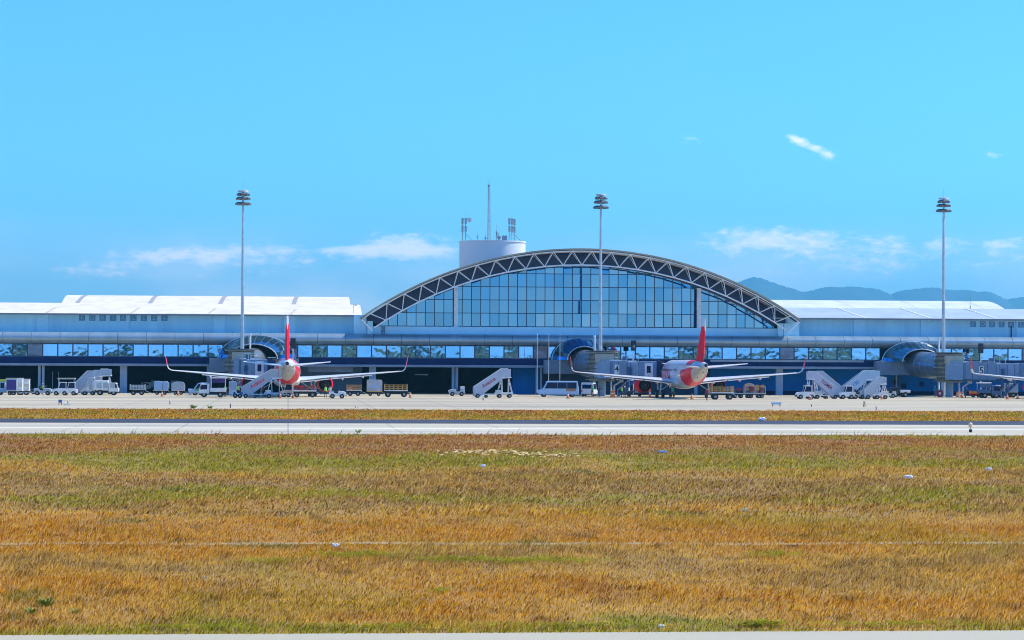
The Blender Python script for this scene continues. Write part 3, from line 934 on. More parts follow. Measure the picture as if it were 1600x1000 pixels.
def panel_frame(px, dishes, lab, poles):
    x, _ = at(px, 376, TY-3); z1 = at(px, 341, TY-3)[1]-tz
    t = thing('antenna_frame', lab, 'antenna', (x, TY-3, tz))
    for q, (dx, hh) in enumerate(poles):
        MB().cyl((dx, 0, 0), (dx, 0, hh*z1), .07, n=6).build('pole', galva, t)
        for zc in (.80, .45):
            MB().box(dx-.20, dx+.20, -.28, -.10, (zc-.14)*z1*hh+.3, (zc+.14)*z1*hh+.3).build('panel_antenna', panelm, t)
    for hh in (.3, .6, .95):
        MB().bar((poles[0][0], 0, z1*hh), (poles[-1][0], 0, z1*hh), .06).build('crossbar', galva, t)
    MB().bar((poles[-1][0], 0, z1*.30), (poles[-1][0]+1.3, 0, 0), .07).build('stay', galva, t)
    for dx, zz in dishes:
        d = MB()
        rr = .45
        d.loft([[(dx+r_*math.cos(a), -.3-dp, zz*z1+r_*math.sin(a)) for a in [2*PI*i/16 for i in range(16)]] for r_, dp in ((.05, 0), (rr*.6, .05), (rr, .16), (rr, .19), (rr*.6, .09), (.05, .03))])
        d.build('dish', white, t, smooth=True)
    MB().cyl((poles[0][0]+.5, 0, z1*.9), (poles[0][0]+.5, 0, z1*1.25), .025, n=5).build('whip_aerial', galva, t)
panel_frame(724.5, [(1.0, .93)], 'antenna frame with a round dish on the left side of the drum tower', [(-.25, 1), (.35, 1)])
panel_frame(798.5, [], 'antenna frame with stacked panel aerials on the right side of the drum tower', [(-.35, 1.0), (.15, .98), (.6, .95)])
def small_aerial(px, top, r_, lab):
    x, _ = at(px, 376, TY-2); h = at(px, top, TY-2)[1]-tz
    t = thing('whip_aerial', lab, 'antenna', (x, TY-2, tz), 0, 'small aerials on the drum tower')
    MB().cyl((0, 0, 0), (0, 0, h*.6), r_, n=6).build('mast', galva, t)
    MB().cyl((0, 0, h*.6), (0, 0, h), r_*.45, n=6).build('tip', galva, t)
    MB().box(-r_*2.4, r_*2.4, -.1, .1, h*.30, h*.55).build('bracket', galva, t)
small_aerial(746, 362, .05, 'short thin aerial between the dish frame and the lattice mast')
small_aerial(758.5, 366, .08, 'stubby aerial just left of the lattice mast foot')
small_aerial(776, 350, .06, 'slim whip aerial right of the lattice mast')
small_aerial(779.5, 363, .16, 'thick stub aerial beside the slim whip aerial')
x, _ = at(788.5, 376, TY-2)
t = thing('equipment_cabinet', 'dark equipment cabinet on the tower roof beside the panel aerials', 'cabinet', (x, TY-2, tz))
MB().box(-.45, .45, -.4, .4, 0, 1.05).build('body', mat('cabinet', (.16, .24, .36), .6), t, bevel=.03)
MB().box(-.40, .40, -.43, -.402, .1, .95).build('door', mat('cabinet_door', (.19, .28, .40), .6), t)

x, z = at(1516, 474, F+16)
t = thing('whip_aerial', 'thin tall aerial on the right wing roof, against the hills', 'antenna', (x, F+16, z-.9))
MB().cyl((0, 0, 0), (0, 0, 2.6), .03, n=6).build('rod', galva, t)
MB().cyl((0, 0, 0), (0, 0, .5), .09, n=8).build('base', galva, t)
x, z = at(552, 488, F+3.5)
t = thing('roof_lamp', 'small hooked lamp at the right end of the left roof', 'lamp', (x, F+3.5, z-.2))
MB().path([(0, 0, 0), (0, 0, 1.2), (.08, 0, 1.5), (.28, 0, 1.58), (.42, 0, 1.45)], .04, 6).build('arm', galva, t)
MB().ball((.44, 0, 1.36), .12, 8).build('lamp_head', galva, t)
# ------------------------------------------------------------------ aircraft
def ring(y, cz, rw, rh, n, p=0.0):
    return [(rw*math.sin(2*PI*i/n), y, cz-rh*math.cos(2*PI*i/n)) for i in range(n)]     # i=0 is the belly line
FUS = [(17.7, 3.30, .06, .06), (17.55, 3.31, .35, .33), (17.1, 3.34, .72, .68), (16.4, 3.40, 1.08, 1.06), (15.4, 3.50, 1.45, 1.42), (14.2, 3.60, 1.72, 1.72), (12.8, 3.68, 1.90, 1.93),
       (11.2, 3.72, 1.975, 2.03), (0, 3.72, 1.975, 2.05), (-5.5, 3.72, 1.975, 2.05), (-8, 3.80, 1.93, 1.95), (-10, 3.98, 1.80, 1.74), (-12, 4.20, 1.56, 1.48), (-14, 4.44, 1.26, 1.18),
       (-16, 4.66, .92, .88), (-17.8, 4.82, .62, .60), (-19.2, 4.92, .40, .40), (-19.85, 4.95, .30, .30)]
def fus_at(y):
    for a, b in zip(FUS, FUS[1:]):
        if b[0] <= y <= a[0]:
            u = (y-a[0])/(b[0]-a[0])
            return tuple(a[k]+(b[k]-a[k])*u for k in (1, 2, 3))
    return FUS[-1][1:]
def fuselage_mesh():
    ys = list(np.arange(17.7, 11, -.4))+list(np.arange(11, -5, -2.0))+list(np.arange(-5, -19.9, -.14))+[-19.85]
    N = 112
    mb = MB()
    secs = [ring(y, *fus_at(y), N) for y in ys]
    mb.loft(secs)
    for k in range(len(ys)-1):
        y = (ys[k]+ys[k+1])/2
        for i in range(N):
            ph = abs(((i+.5)/N*2*PI+PI) % (2*PI)-PI)          # 0 belly, pi crown
            c = 0
            back = -10.7-4.5*min(ph, 1.75)/1.75
            front = -6.9-.6*ph
            if ph < 1.78 and back < y < front: c = 1
            elif ph > 2.15 and -13.6+(ph-2.15)*1.2 < y < -10.3+(ph-2.15)*2.6: c = 1
            elif y < -10.2 and y <= back and ph < 1.9: c = 2
            mb.m[k*N+i] = c
    return mb.mesh('fuselage', [acwhite, redg, acgrey], smooth=True)
def wing_sec(x, le, ch, z, th, n=14):
    pts = []
    for i in range(n):
        t = i/(n-1); yy = le-ch*t
        pts.append((x, yy, z+th*ch*(1.48*math.sqrt(t)-.63*t-1.76*t*t+1.42*t**3-.51*t**4)*1.15))
    for i in range(n-1, -1, -1):
        t = i/(n-1); yy = le-ch*t
        pts.append((x, yy, z-th*ch*.8*(1.48*math.sqrt(t)-.63*t-1.76*t*t+1.42*t**3-.51*t**4)))
    return pts
def make_aircraft(label, loc):
    ac = thing('passenger_jet', label, 'aircraft', loc, 0, 'passenger jets parked nose-in at the terminal')
    put('fuselage', fuselage_mesh(), ac)
    b = MB()
    secs = []
    for k in range(13):
        t = k/12; y = 7.2-12.6*t; s_ = math.sin(PI*t)**.55
        secs.append([(2.06*s_*math.sin(a), y, 2.35-1.02*s_*math.cos(a)*(1 if math.cos(a) > 0 else .6)) for a in [2*PI*i/24 for i in range(24)]])
    b.loft(secs).build('belly_fairing', acwhite, ac, smooth=True)
    c, rw, rh = fus_at(-19.8)
    MB().cyl((0, -19.86, c), (0, -19.80, c), .25, n=20).build('exhaust_outlet', blackp, ac)
    for dx, dz, yy in ((.15, -.62, -16.6), (-.25, -1.02, -13.6)):
        cz, rw, rh = fus_at(yy)
        MB().ball((dx, yy, cz-rh*.985), .09, 8).build('vent', blackp, ac)
    # fin
    def fin_sec(z, le, te, th):
        n = 10; L = []
        for sgn in (1, -1):
            rng = range(n) if sgn == 1 else range(n-2, 0, -1)
            for i in rng:
                t = i/(n-1)
                L.append((sgn*1.3*th/2*(4*t*(1-t))**.6*(1-.35*t), le+(te-le)*t, z))
        return L
    F_ = [(5.35, -9.6, -17.7, .30), (5.75, -11.0, -17.8, .56), (6.4, -12.3, -17.95, .66), (8.2, -13.9, -18.45, .56), (10.55, -16.05, -19.1, .40), (11.75, -17.1, -19.45, .30)]
    lerp = lambda a, b, u: tuple(a[i]+(b[i]-a[i])*u for i in range(4))
    cut = lerp(F_[4], F_[5], .05)
    MB().loft([fin_sec(*q) for q in F_[:5]]+[fin_sec(*cut)]).build('tail_fin', red, ac, smooth=True)
    MB().loft([fin_sec(*cut), fin_sec(*F_[5])]).build('fin_tip', acwhite, ac, smooth=True)
    v = MB()
    v.add([(.13, -19.16, 10.58), (0.0, -19.02, 9.7), (-.13, -19.16, 10.58), (0, -19.3, 10.58)], [(0, 1, 3), (1, 2, 3)])
    v.build('fin_flash', acwhite, ac)
    for s in (1, -1):
        MB().loft([wing_sec(s*.5, -14.9, 3.9, 4.62, .11), wing_sec(s*6.2, -18.1, 1.5, 5.20, .09)]).build('stabilizer', acwhite, ac, smooth=True)
        wg = MB().loft([wing_sec(s*1.5, 6.3, 7.4, 2.40, .13), wing_sec(s*6.4, 3.7, 4.55, 2.92, .12), wing_sec(s*12, .9, 2.95, 3.42, .11), wing_sec(s*16.7, -1.5, 1.7, 3.84, .10)]).build('wing', acwhite, ac, smooth=True)
        # sharklet
        pts = [(16.7, -1.5, 1.7, 3.84), (17.15, -1.75, 1.6, 3.92), (17.5, -2.05, 1.5, 4.16), (17.66, -2.4, 1.35, 4.6), (17.8, -2.9, 1.05, 5.4), (17.98, -3.6, .65, 6.3)]
        secs = []
        for i, (x, le, ch, z) in enumerate(pts):
            nx = [(.0, 1), (-.25, .97), (-.7, .7), (-.97, .25), (-1, .12), (-1, .1)][i]
            q = []
            for sg in (1, -1):
                for t in ((0, .3, .7) if sg == 1 else (1, .7, .3)):
                    h = .5*.10*ch*(4*t*(1-t))**.5*sg if 0 < t < 1 else 0
                    q.append((s*(x+nx[0]*h), le-ch*t, z+nx[1]*h))
            secs.append(q)
        MB().loft(secs[:4]).build('winglet_root', acwhite, wg, smooth=True)
        MB().loft(secs[3:]).build('winglet', mat('winglet_red', (.85, .10, .14), .4), wg, smooth=True)
        # flaps hang a little below the trailing edge
        for a, b_ in (((2.1, -1.15, 2.28), (6.3, -.88, 2.74)), ((6.5, -.9, 2.76), (12.6, -2.15, 3.33))):
            mb = MB()
            (x0, y0, z0), (x1, y1, z1) = a, b_
            mb.loft([[(s*x, y+.75, z+.05), (s*x, y-.35, z-.10), (s*x, y-.32, z-.16), (s*x, y+.72, z-.10)] for x, y, z in ((x0, y0, z0), (x1, y1, z1))])
            mb.build('flap', acwhite, wg, smooth=False)
        for xf in (4.3, 8.3, 11.3):
            z = 2.4+(xf-1.5)*.095; y = -.9-(max(0, xf-6.4))*.23
            secs = [[(s*xf+.16*k*math.cos(a), yy, z-.30+dz+.22*k*math.sin(a)) for a in [2*PI*i/8 for i in range(8)]] for yy, k, dz in ((y+2.2, .1, .1), (y+1.2, 1, 0), (y+.1, .9, -.05), (y-.9, .08, -.12))]
            MB().loft(secs).build('flap_fairing', acwhite, wg, smooth=True)
        # engine
        ex, ez, N = s*5.75, 1.83, 32
        cir = lambda y, r: [(ex+r*math.sin(2*PI*i/N), y, ez+r*math.cos(2*PI*i/N)) for i in range(N)]
        en = MB().loft([cir(6.9, .93), cir(7.0, 1.02), cir(6.8, 1.12), cir(6.0, 1.21), cir(4.6, 1.22), cir(3.2, 1.10), cir(2.55, 1.00), cir(2.55, .95), cir(3.3, .95), cir(6.0, .90), cir(6.9, .93)], caps=False).build('engine', red, ac, smooth=True)
        MB().loft([cir(3.3, .94), cir(3.35, .05)], caps=False).build('fan_duct', blackp, en)
        MB().loft([cir(3.5, .60), cir(2.4, .58), cir(1.75, .44), cir(1.75, .38), cir(2.2, .36)], caps=False).build('core_nozzle', mat('hot_metal', (.10, .10, .13), .4, .8), en, smooth=True)
        MB().loft([cir(2.6, .34), cir(1.6, .22), cir(1.15, .03)], caps=False).build('exhaust_cone', mat('exhaust_cone', (.14, .15, .19), .4, .7), en, smooth=True)
        MB().loft([cir(6.3, .88), cir(6.3, .06)], caps=False).build('fan', blackp, en)
        MB().prism([(6.0, 2.75), (6.2, 3.0), (1.4, 2.9), (.8, 2.55), (3.2, 2.78)], 'x', ex-.14, ex+.14).build('pylon', acwhite, en, smooth=False)
        # main gear
        g = MB().cyl((s*3.8, 0, .6), (s*3.6, .1, 2.4), .15).bar((s*3.7, .1, 1.1), (s*2.2, 0, 2.1), .1).bar((s*3.4, 0, .6), (s*4.2, 0, .6), .12).build('main_gear', galv, ac)
        MB().box(s*4.15-.03, s*4.15+.03, -.5, .6, 1.15, 2.35).build('gear_door', acwhite, g)
        for dx in (-.46, .46):
            wl = MB().cyl((s*3.8+dx-.2, 0, .585), (s*3.8+dx+.2, 0, .585), .585, n=24).build('wheel', tyre_m, g, smooth=True, bevel=.06)
            MB().cyl((s*3.8+dx-.21, 0, .585), (s*3.8+dx+.21, 0, .585), .27, n=16).build('hub', chrome, g)
    g = MB().cyl((0, 12.6, .4), (0, 12.9, 2.2), .1).bar((-.35, 12.6, .4), (.35, 12.6, .4), .09).build('nose_gear', galv, ac)
    for dx in (-.26, .26):
        MB().cyl((dx-.11, 12.6, .385), (dx+.11, 12.6, .385), .385, n=20).build('wheel', tyre_m, g, smooth=True)
    # cabin windows, doors, cockpit
    wm_ = MB().box(-.012, .012, -.11, .11, -.17, .17).mesh('cabin_window', mat('cabin_glass', (.22, .27, .34), .2))
    r_ = 1.975
    for s in (1, -1):
        for k in range(28):
            y = 10.6-.53*k*1.06
            if abs(y) < .1: continue
            put('cabin_window', wm_, ac, (s*(r_*.985), y, 4.25), (0, -s*.22, 0))
        for y in (12.55,):
            cz, rw, rh = fus_at(y)
            L = []
            for yy in (y+.42, y-.42):
                cz, rw, rh = fus_at(yy)
                L.append([(s*(rw+.012)*math.cos(a), yy, cz+(rh+.012)*math.sin(a)) for a in [-.25+.9*i/8 for i in range(9)]])
            MB().loft(L, caps=False, closed=False).build('cabin_door', mat('door_grey', (.60, .63, .68), .35), ac, smooth=True)
    mb = MB()
    for k in range(-3, 3):
        a0, a1 = (k+.06)*.36, (k+.94)*.36
        q = []
        for a, yy in ((a0, 15.9), (a1, 15.9), (a1, 15.05), (a0, 15.05)):
            cz, rw, rh = fus_at(yy-abs(a)*.5)
            q.append(((rw+.015)*math.sin(a*.95), yy-abs(a)*.5, cz+(rh+.015)*math.cos(a*.95)))
        mb.add(q, [(0, 1, 2, 3)])
    mb.build('cockpit_window', vglass, ac)
    # script on both sides of the forward fuselage
    for s in (1, -1):
        me = text_mesh('Avianca', 3.0, 'airline_script', red, .004, .25, .03)
        n = len(me.vertices); co = np.empty(n*3, np.float32); me.vertices.foreach_get('co', co); co = co.reshape(-1, 3)
        out = np.empty_like(co)
        L = co[:, 0]; hgt = co[:, 1]; dep = co[:, 2]
        a = (hgt+.15)/2.0
        rr = 1.995+dep
        out[:, 0] = s*rr*np.cos(a); out[:, 2] = 3.72+rr*1.03*np.sin(a); out[:, 1] = 7.0+(L if s == 1 else -L)*1.0
        me.vertices.foreach_set('co', out.reshape(-1))
        put('airline_script', me, ac)
    return ac
jet = make_aircraft('white and red passenger jet seen straight from behind, passenger stairs at its left side', (-.1, 385, 0))
dup(jet, (60.2, 386, 0), label='white and red passenger jet showing its left side, docked at the middle jet bridge')
dup(jet, (121.3, 385, 0), label='white and red jet at the number 5 bridge, only its left wing in view')

# ------------------------------------------------------------------ jet bridges
def jet_bridge(label, portal, pr, rot, cab, number, board, vf=.8):
    px_, rx, ry = portal, rot[0], rot[1]
    br = thing('jet_bridge', label, 'jet bridge', (rx, ry, 0), 0, 'jet bridges joining the terminal to the stands')
    def bp_(mb, name, m, smooth=False, bevel=0, par=None):
        return mb.build(name, m, par or br, smooth, bevel, world=(par is None))
    # portal base and glazed collar
    bp_(MB().box(px_-pr-1.4, px_+pr+.6, F-2.6, F-.47, 3.45, 5.75), 'portal_base', portalc, bevel=.05)
    dv = Vector((rx-px_, ry-(F-2.6), 0)); dv.normalize()
    cz = 4.4
    def half(c, r, y, n=15, a0=0.0): return [(c+r*math.cos(PI*i/(n-1)), y, cz+1.3+r*vf*math.sin(PI*i/(n-1))) for i in range(n)]
    n = 15
    sh = dv.x*3.2
    back = half(px_, pr, F-.9, n); front = half(px_+sh*1.15, pr*.62, F-5.4, n)
    col = bp_(MB().loft([back, front], caps=False, closed=False), 'glazed_collar', glass_coll)
    rib = MB(); rib.path(back, .13, 6)
    bp_(rib, 'collar_arch', galv, smooth=True)
    bp_(MB().path(front, .11, 6), 'collar_arch', galv, smooth=True)
    mb = MB()
    for i in range(0, n): mb.cyl(back[i], front[i], .05, n=5)
    bp_(mb, 'collar_rib', blued)
    bp_(MB().loft([[(p[0], p[1]+.5, p[2]) for p in back], [(p[0], p[1]+1.6, p[2]) for p in half(px_, pr*.5, F-.5, n)]], caps=False, closed=False), 'collar_shade', mat('collar_lining', (.03, .10, .20), .6))
    # round tube towards the rotunda
    p0 = Vector((px_+sh*.6, F-3.0, cz+.95)); p1 = Vector((rx, ry, cz+.35))
    bp_(MB().cyl(p0, p1, 2.15, n=40), 'tube', tubem, smooth=True)
    d = (p1-p0); 
    for k in (.28, .46, .64):
        c = p0+d*k
        bp_(MB().cyl(c, c+d.normalized()*.12, 2.17, n=40), 'tube_band', galv, smooth=True)
    # rotunda with slatted curtain
    rt = bp_(MB().cyl((rx, ry, 2.35), (rx, ry, 7.05), 2.05, n=40), 'rotunda', rotm, smooth=True)
    for k in range(13):
        z = 2.55+.36*k
        bp_(MB().cyl((rx, ry, z), (rx, ry, z+.09), 2.72 if k % 2 else 2.6, n=36), 'rotunda_slat', slatm if k % 2 else rotm, smooth=True)
    bp_(MB().cyl((rx, ry, 7.05), (rx, ry, 7.22), 2.7, n=40), 'rotunda_roof', mat('rotunda_roof', (.10, .12, .13), .7), bevel=.03)
    bp_(MB().box(rx-1.4, rx+1.6, ry-2.85, ry-1.6, 5.4, 6.7), 'rotunda_panel', mat('rotunda_panel', (.40, .38, .30), .6, var=.12))
    bp_(MB().cyl((rx, ry, 0), (rx, ry, 2.35), .62, n=20), 'column', pillar, smooth=True)
    for dx, dy, r_ in ((-1.3, -.6, .16), (1.4, -.9, .13)):
        bp_(MB().cyl((rx+dx, ry+dy, 0), (rx+dx, ry+dy, 2.35), r_, n=10), 'support_pipe', steelw, smooth=True)
    bp_(MB().cyl((rx+1.75, ry-1.9, 0), (rx+1.75, ry-1.9, 1.7), .15, n=10).cyl((rx+1.75, ry-1.9, 1.7), (rx+2.8, ry-1.9, 2.35), .13, n=10).box(rx+2.5, rx+3.2, ry-2.1, ry-1.7, 2.2, 2.7), 'drain_pipe', steelw, smooth=True)
    # telescopic tunnel
    a = Vector((rx+.2, ry-1.4, 4.30)); b = Vector((cab[0], cab[1], 4.15))
    u = (b-a).normalized(); a2 = a+u*((b-a).length*.56)
    for (q0, q1, wd, hg, m, nm) in ((a, a2+u*.6, 2.9, 2.72, blueg, 'outer_tunnel'), (a2, b-u*.4, 2.55, 2.42, mat('inner_tunnel_paint', (.24, .34, .50), .5, var=.12, scale=.5), 'inner_tunnel')):
        t_ = bp_(MB().bar(q0, q1, wd, hg), nm, m)
        L = (q1-q0).length; sd = u.cross(Vector((0, 0, 1)))
        for k in range(1, int(L/1.2)):
            c = q0+u*(k*1.2)
            bp_(MB().bar(c+sd*(wd/2+.02)-Vector((0, 0, hg*.46)), c+sd*(wd/2+.02)+Vector((0, 0, hg*.46)), .09, .05), 'tunnel_rib', blued)
        tz_ = q0.z+hg/2+.02
        bp_(MB().bar(Vector((q0.x, q0.y, tz_+.06))+sd*(wd/2-.1), Vector((q1.x, q1.y, tz_+.0))+sd*(wd/2-.1), .08).bar(Vector((q0.x, q0.y, tz_+.06))-sd*(wd/2-.1), Vector((q1.x, q1.y, tz_))-sd*(wd/2-.1), .08), 'roof_rail', white)
        bp_(MB().bar(Vector((q0.x, q0.y, q0.z-hg/2-.12)), Vector((q1.x, q1.y, q1.z-hg/2-.12)), wd*.6, .2), 'under_beam', blued)
    sd = u.cross(Vector((0, 0, 1)))
    ang = math.atan2(u.y, u.x)
    # junction box and its two lamps
    jb = bp_(MB().bar(a-u*.8, a+u*2.1, 3.3, 3.0), 'junction_box', mat('junction_paint', (.20, .31, .46), .5, var=.1), bevel=.04)
    for k, dz in ((-.3, 1.0), (.9, 1.0), (.2, -1.1)):
        c = a+u*k+sd*1.68+Vector((0, 0, dz))
        bp_(MB().ball(c, .10, 8), 'lamp', white)
    # number plate
    if number:
        c = a+u*((b-a).length*.42)+sd*1.50+Vector((0, 0, .05))
        rz_ = ang
        pl = MB().box(-.42, .42, -.02, .02, -.72, .72).build('number_plate', white, br)
        pl.location = c-br.location+sd*.03; pl.rotation_euler = (0, 0, rz_)
        put('number', text_mesh(number, 1.5, 'number', blackp, .01, 0, .02), pl, (0, -.035, 0), (PI/2, 0, 0))
    # cab, canopy, lift columns, bogie, service stair
    cb = bp_(MB().box(cab[0]-1.5, cab[0]+1.2, cab[1]-1.9, cab[1]+1.6, 2.75, 5.55), 'cab', blueg, bevel=.08)
    bp_(MB().box(cab[0]-.35, cab[0]+.25, cab[1]-1.95, cab[1]-1.904, 3.7, 4.8), 'cab_window', vglass)
    bp_(MB().box(cab[0]-.7, cab[0]+.6, cab[1]-1.93, cab[1]-1.902, 2.9, 5.3), 'cab_door', white)
    secs = []
    for k in range(7):
        t = k/6; g_ = .10 if k % 2 else 0
        secs.append([(cab[0]+1.2+1.25*t, cab[1]-1.75-g_, 2.75-g_), (cab[0]+1.2+1.25*t, cab[1]+1.5+g_, 2.75-g_), (cab[0]+1.2+1.25*t, cab[1]+1.5+g_, 5.75-.35*t+g_), (cab[0]+1.2+1.25*t, cab[1]-1.75-g_, 5.75-.35*t+g_)])
    bp_(MB().loft(secs), 'canopy', mat('canopy_fabric', (.015, .03, .085), .8, var=.2))
    bc = a+u*((b-a).length*.70)
    for sg in (1, -1):
        c = bc+sd*sg*1.6
        bp_(MB().box(c.x-.2, c.x+.2, c.y-.2, c.y+.2, .7, 4.6), 'lift_column', blued)
        wl = bp_(MB().cyl((c.x-.22, c.y, .5), (c.x+.22, c.y, .5), .5, n=20), 'wheel', tyre_m, smooth=True)
    bp_(MB().bar(bc+sd*1.9+Vector((0, 0, .75-bc.z)), bc-sd*1.9+Vector((0, 0, .75-bc.z)), .4, .3), 'bogie', blued)
    s0 = Vector((cab[0]-1.8, cab[1]-1.2, 2.8)); s1 = s0+Vector((-3.2, -1.2, -2.75))
    st = bp_(MB().bar(s0, s1, .8, .12), 'service_stair', blued)
    mb = MB()
    for off in (-.4, .4):
        o_ = Vector((0, off, 0))
        mb.bar(s0+o_+Vector((0, 0, 1)), s1+o_+Vector((0, 0, 1)), .05)
        for k in range(6): mb.bar(s0.lerp(s1, k/5)+o_, s0.lerp(s1, k/5)+o_+Vector((0, 0, 1)), .045)
    bp_(mb, 'handrail', galv)
    # docking display on a post, roof plant
    bd = Vector((cab[0]+board, F-6, 0))
    c = a2+u*.4
    bp_(MB().box(c.x-1.2, c.x-.5, c.y-.5, c.y+.5, 5.56, 6.3), 'roof_plant', blued)
    mb = MB()
    for k in range(4): mb.bar((c.x-1.6+k*.9, c.y-1, 5.5), (c.x-1.6+k*.9, c.y-1, 6.5), .06)
    mb.bar((c.x-1.6, c.y-1, 6.5), (c.x+1.1, c.y-1, 6.5), .06)
    bp_(mb, 'roof_railing', white)
    return br
jet_bridge('left jet bridge, its round collar and slatted rotunda under the left floodlight mast', -5.1, 6.3, (-7.3, 405), (-4.3, 398), None, 0, .61)
jet_bridge('middle jet bridge with slatted rotunda, reaching to the jet that shows its side', 48.3, 4.6, (49.9, 405.5), (56.3, 399), '4', 0)
jet_bridge('right jet bridge carrying the number 5 plate', 104.7, 5.2, (106.5, 406), (117.2, 398.5), '5', 0, .65)
def docking_sign(px, y0, y1, ybase, digit, lab):
    Y = F-4.5
    x, z1 = at(px, y0, Y); z0 = at(px, y1, Y)[1]
    t = thing('docking_sign', lab, 'sign', (x, Y, 0), 0, 'docking display boards on posts')
    MB().box(-.42, .42, -.15, .15, z0, z1).build('display', blackp, t, bevel=.02)
    MB().box(-.09, .09, -.09, .09, 0, z0-.002).build('post', white, t)
    if digit: put('digit', text_mesh(digit, .9, 'digit', mat('faint_digit', (.45, .45, .40), .6), .01), t, (0, -.165, (z0+z1)/2-.2), (PI/2, 0, 0))
docking_sign(458, 528.5, 544.5, 560, None, 'black docking display board just right of the left jet tail fin')
docking_sign(990, 532, 548, 560, '4', 'black docking display board with a faint 4 above the middle jet bridge')
docking_sign(1532.5, 536.5, 552, 560, None, 'black docking display board above the number 5 bridge')

# ------------------------------------------------------------------ floodlight masts
def make_mast(label, px, top):
    Y = 413.0
    x, zt = at(px, top, Y)
    m = thing('floodlight_mast', label, 'floodlight mast', (x, Y, 0), 0, 'tall floodlight masts on the apron')
    secs = [(0, .36), (8, .32), (zt*.5, .25), (zt-1.5, .17), (zt, .17)]
    mb = MB()
    for (z0, r0), (z1, r1) in zip(secs, secs[1:]): mb.cyl((0, 0, z0), (0, 0, z1), r0, r1, n=14, caps=False)
    mb.build('pole', galv, m, smooth=True)
    MB().cyl((0, 0, 0), (0, 0, .3), .6, n=16).build('base_flange', pillar, m)
    MB().cyl((0, 0, zt), (0, 0, zt+1.7), .025, n=5).build('lightning_rod', galv, m)
    cg = MB()
    for z, r_ in ((zt-1.95, 1.2), (zt-1.1, 1.05), (zt-.35, .9)):
        cg.path([(r_*math.cos(2*PI*i/16), r_*math.sin(2*PI*i/16), z) for i in range(17)], .05, 5)
        for i in range(4): cg.bar((0, 0, z), (r_*math.cos(i*PI/2), r_*math.sin(i*PI/2), z), .06)
    cg.build('lamp_carriage', galv, m)
    lm = MB().loft([[(-.36, -.18, -.13), (.36, -.18, -.13), (.36, -.18, .15), (-.36, -.18, .15)], [(-.36, .2, -.2), (.36, .2, -.2), (.36, .2, .04), (-.36, .2, .04)]]).mesh('floodlight', mat('lamp_housing', (.14, .17, .20), .45, .3, var=.2))
    for z, r_, n in ((zt-1.8, 1.08, 9), (zt-.95, .96, 8), (zt-.3, .84, 7)):
        for i in range(n):
            a = 2*PI*(i+.35)/n
            put('floodlight', lm, m, (r_*math.cos(a), r_*math.sin(a), z), (-.35, 0, a-PI/2))
    MB().loft([[(r_*math.cos(2*PI*i/20), r_*math.sin(2*PI*i/20), z) for i in range(20)] for r_, z in ((.2, zt+.12), (.85, zt+.05), (.8, zt+.28), (.1, zt+.38))]).build('cap', mat('mast_cap', (.55, .58, .60), .5), m, smooth=True)
    MB().box(-.14, .14, -.30, -.14, zt-3.2, zt-2.3).build('winch_box', galv, m)
    return m, x
m0, _ = make_mast('floodlight mast rising behind the left jet bridge', 380, 300.5)
for px, lb in ((939, 'floodlight mast standing in front of the glazed arch'), (1474.5, 'floodlight mast behind the number 5 bridge, against the hills')):
    x, zt = at(px, 304, 413)
    dup(m0, (x, 413, 0), label=lb)
for px, lb in ((391, 'short white pipe post behind the left rotunda'), (929, 'short white pipe post left of the mast in front of the arch'), (1467, 'thin grey post left of the right-hand mast')):
    Y = 411.5; x, z = at(px, 519+px*.006, Y)
    t = thing('vent_post', lb, 'post', (x, Y, 0), 0, 'short vent posts beside the rotundas')
    MB().cyl((0, 0, 0), (0, 0, z), .16, n=10).build('pipe', white, t, smooth=True)
    MB().cyl((0, 0, z-.25), (0, 0, z+.05), .21, n=10).build('cap', white, t, smooth=True)
for px, yb, lb in ((839.5, 607, 'leftmost of three thin white flagpoles near the parked minibus'), (857.5, 597, 'middle one of three thin white flagpoles behind the minibus roof'), (875, 594, 'rightmost of three thin white flagpoles, beside the middle rotunda')):
    Y = 414.0; x, z = at(px, 523, Y)
    t = thing('flagpole', lb, 'flagpole', (x, Y, 0), 0, 'thin white flagpoles')
    MB().cyl((0, 0, 0), (0, 0, z), .055, .035, n=8).build('pole', white, t, smooth=True)
    MB().ball((0, 0, z+.06), .09, 8).build('finial', white, t)
    MB().cyl((0, 0, 0), (0, 0, .25), .25, n=10).build('base', pillar, t)
# ------------------------------------------------------------------ ground equipment
galvp = mat('stair_panel_weathered', (.36, .42, .52), .5, var=.2)
panelg = mat('stair_panel_grey', (.46, .51, .58), .5, var=.15)
maroon = mat('maroon_letters', (.34, .01, .06), .5)
S = .0965                                    # metres per photo pixel on the stands
def wheel_mesh(r, wd):
    a = MB().cyl((0, -wd/2, 0), (0, wd/2, 0), r, n=20).mesh('wheel', tyre_m, True)
    b = MB().cyl((0, -wd/2-.012, 0), (0, wd/2+.012, 0), r*.45, n=14).mesh('rim', chrome, True)
    return a, b
WM = {}
def wheels(t, pts, r, wd=.22):
    k = (r, wd)
    if k not in WM: WM[k] = wheel_mesh(r, wd)
    for x, y in pts:
        w_ = put('wheel', WM[k][0], t, (x, y, r)); put('rim', WM[k][1], w_)
def place(px, py): x, y = gnd(px, py); return (x, y, 0)
CARTG, STG, TRG, CONG, PPLG, BAGG = 'baggage carts on the apron', 'passenger stairs on the apron', 'white tractors on the apron', 'orange traffic cones', 'ground crew on the apron', 'suitcases on the carts'

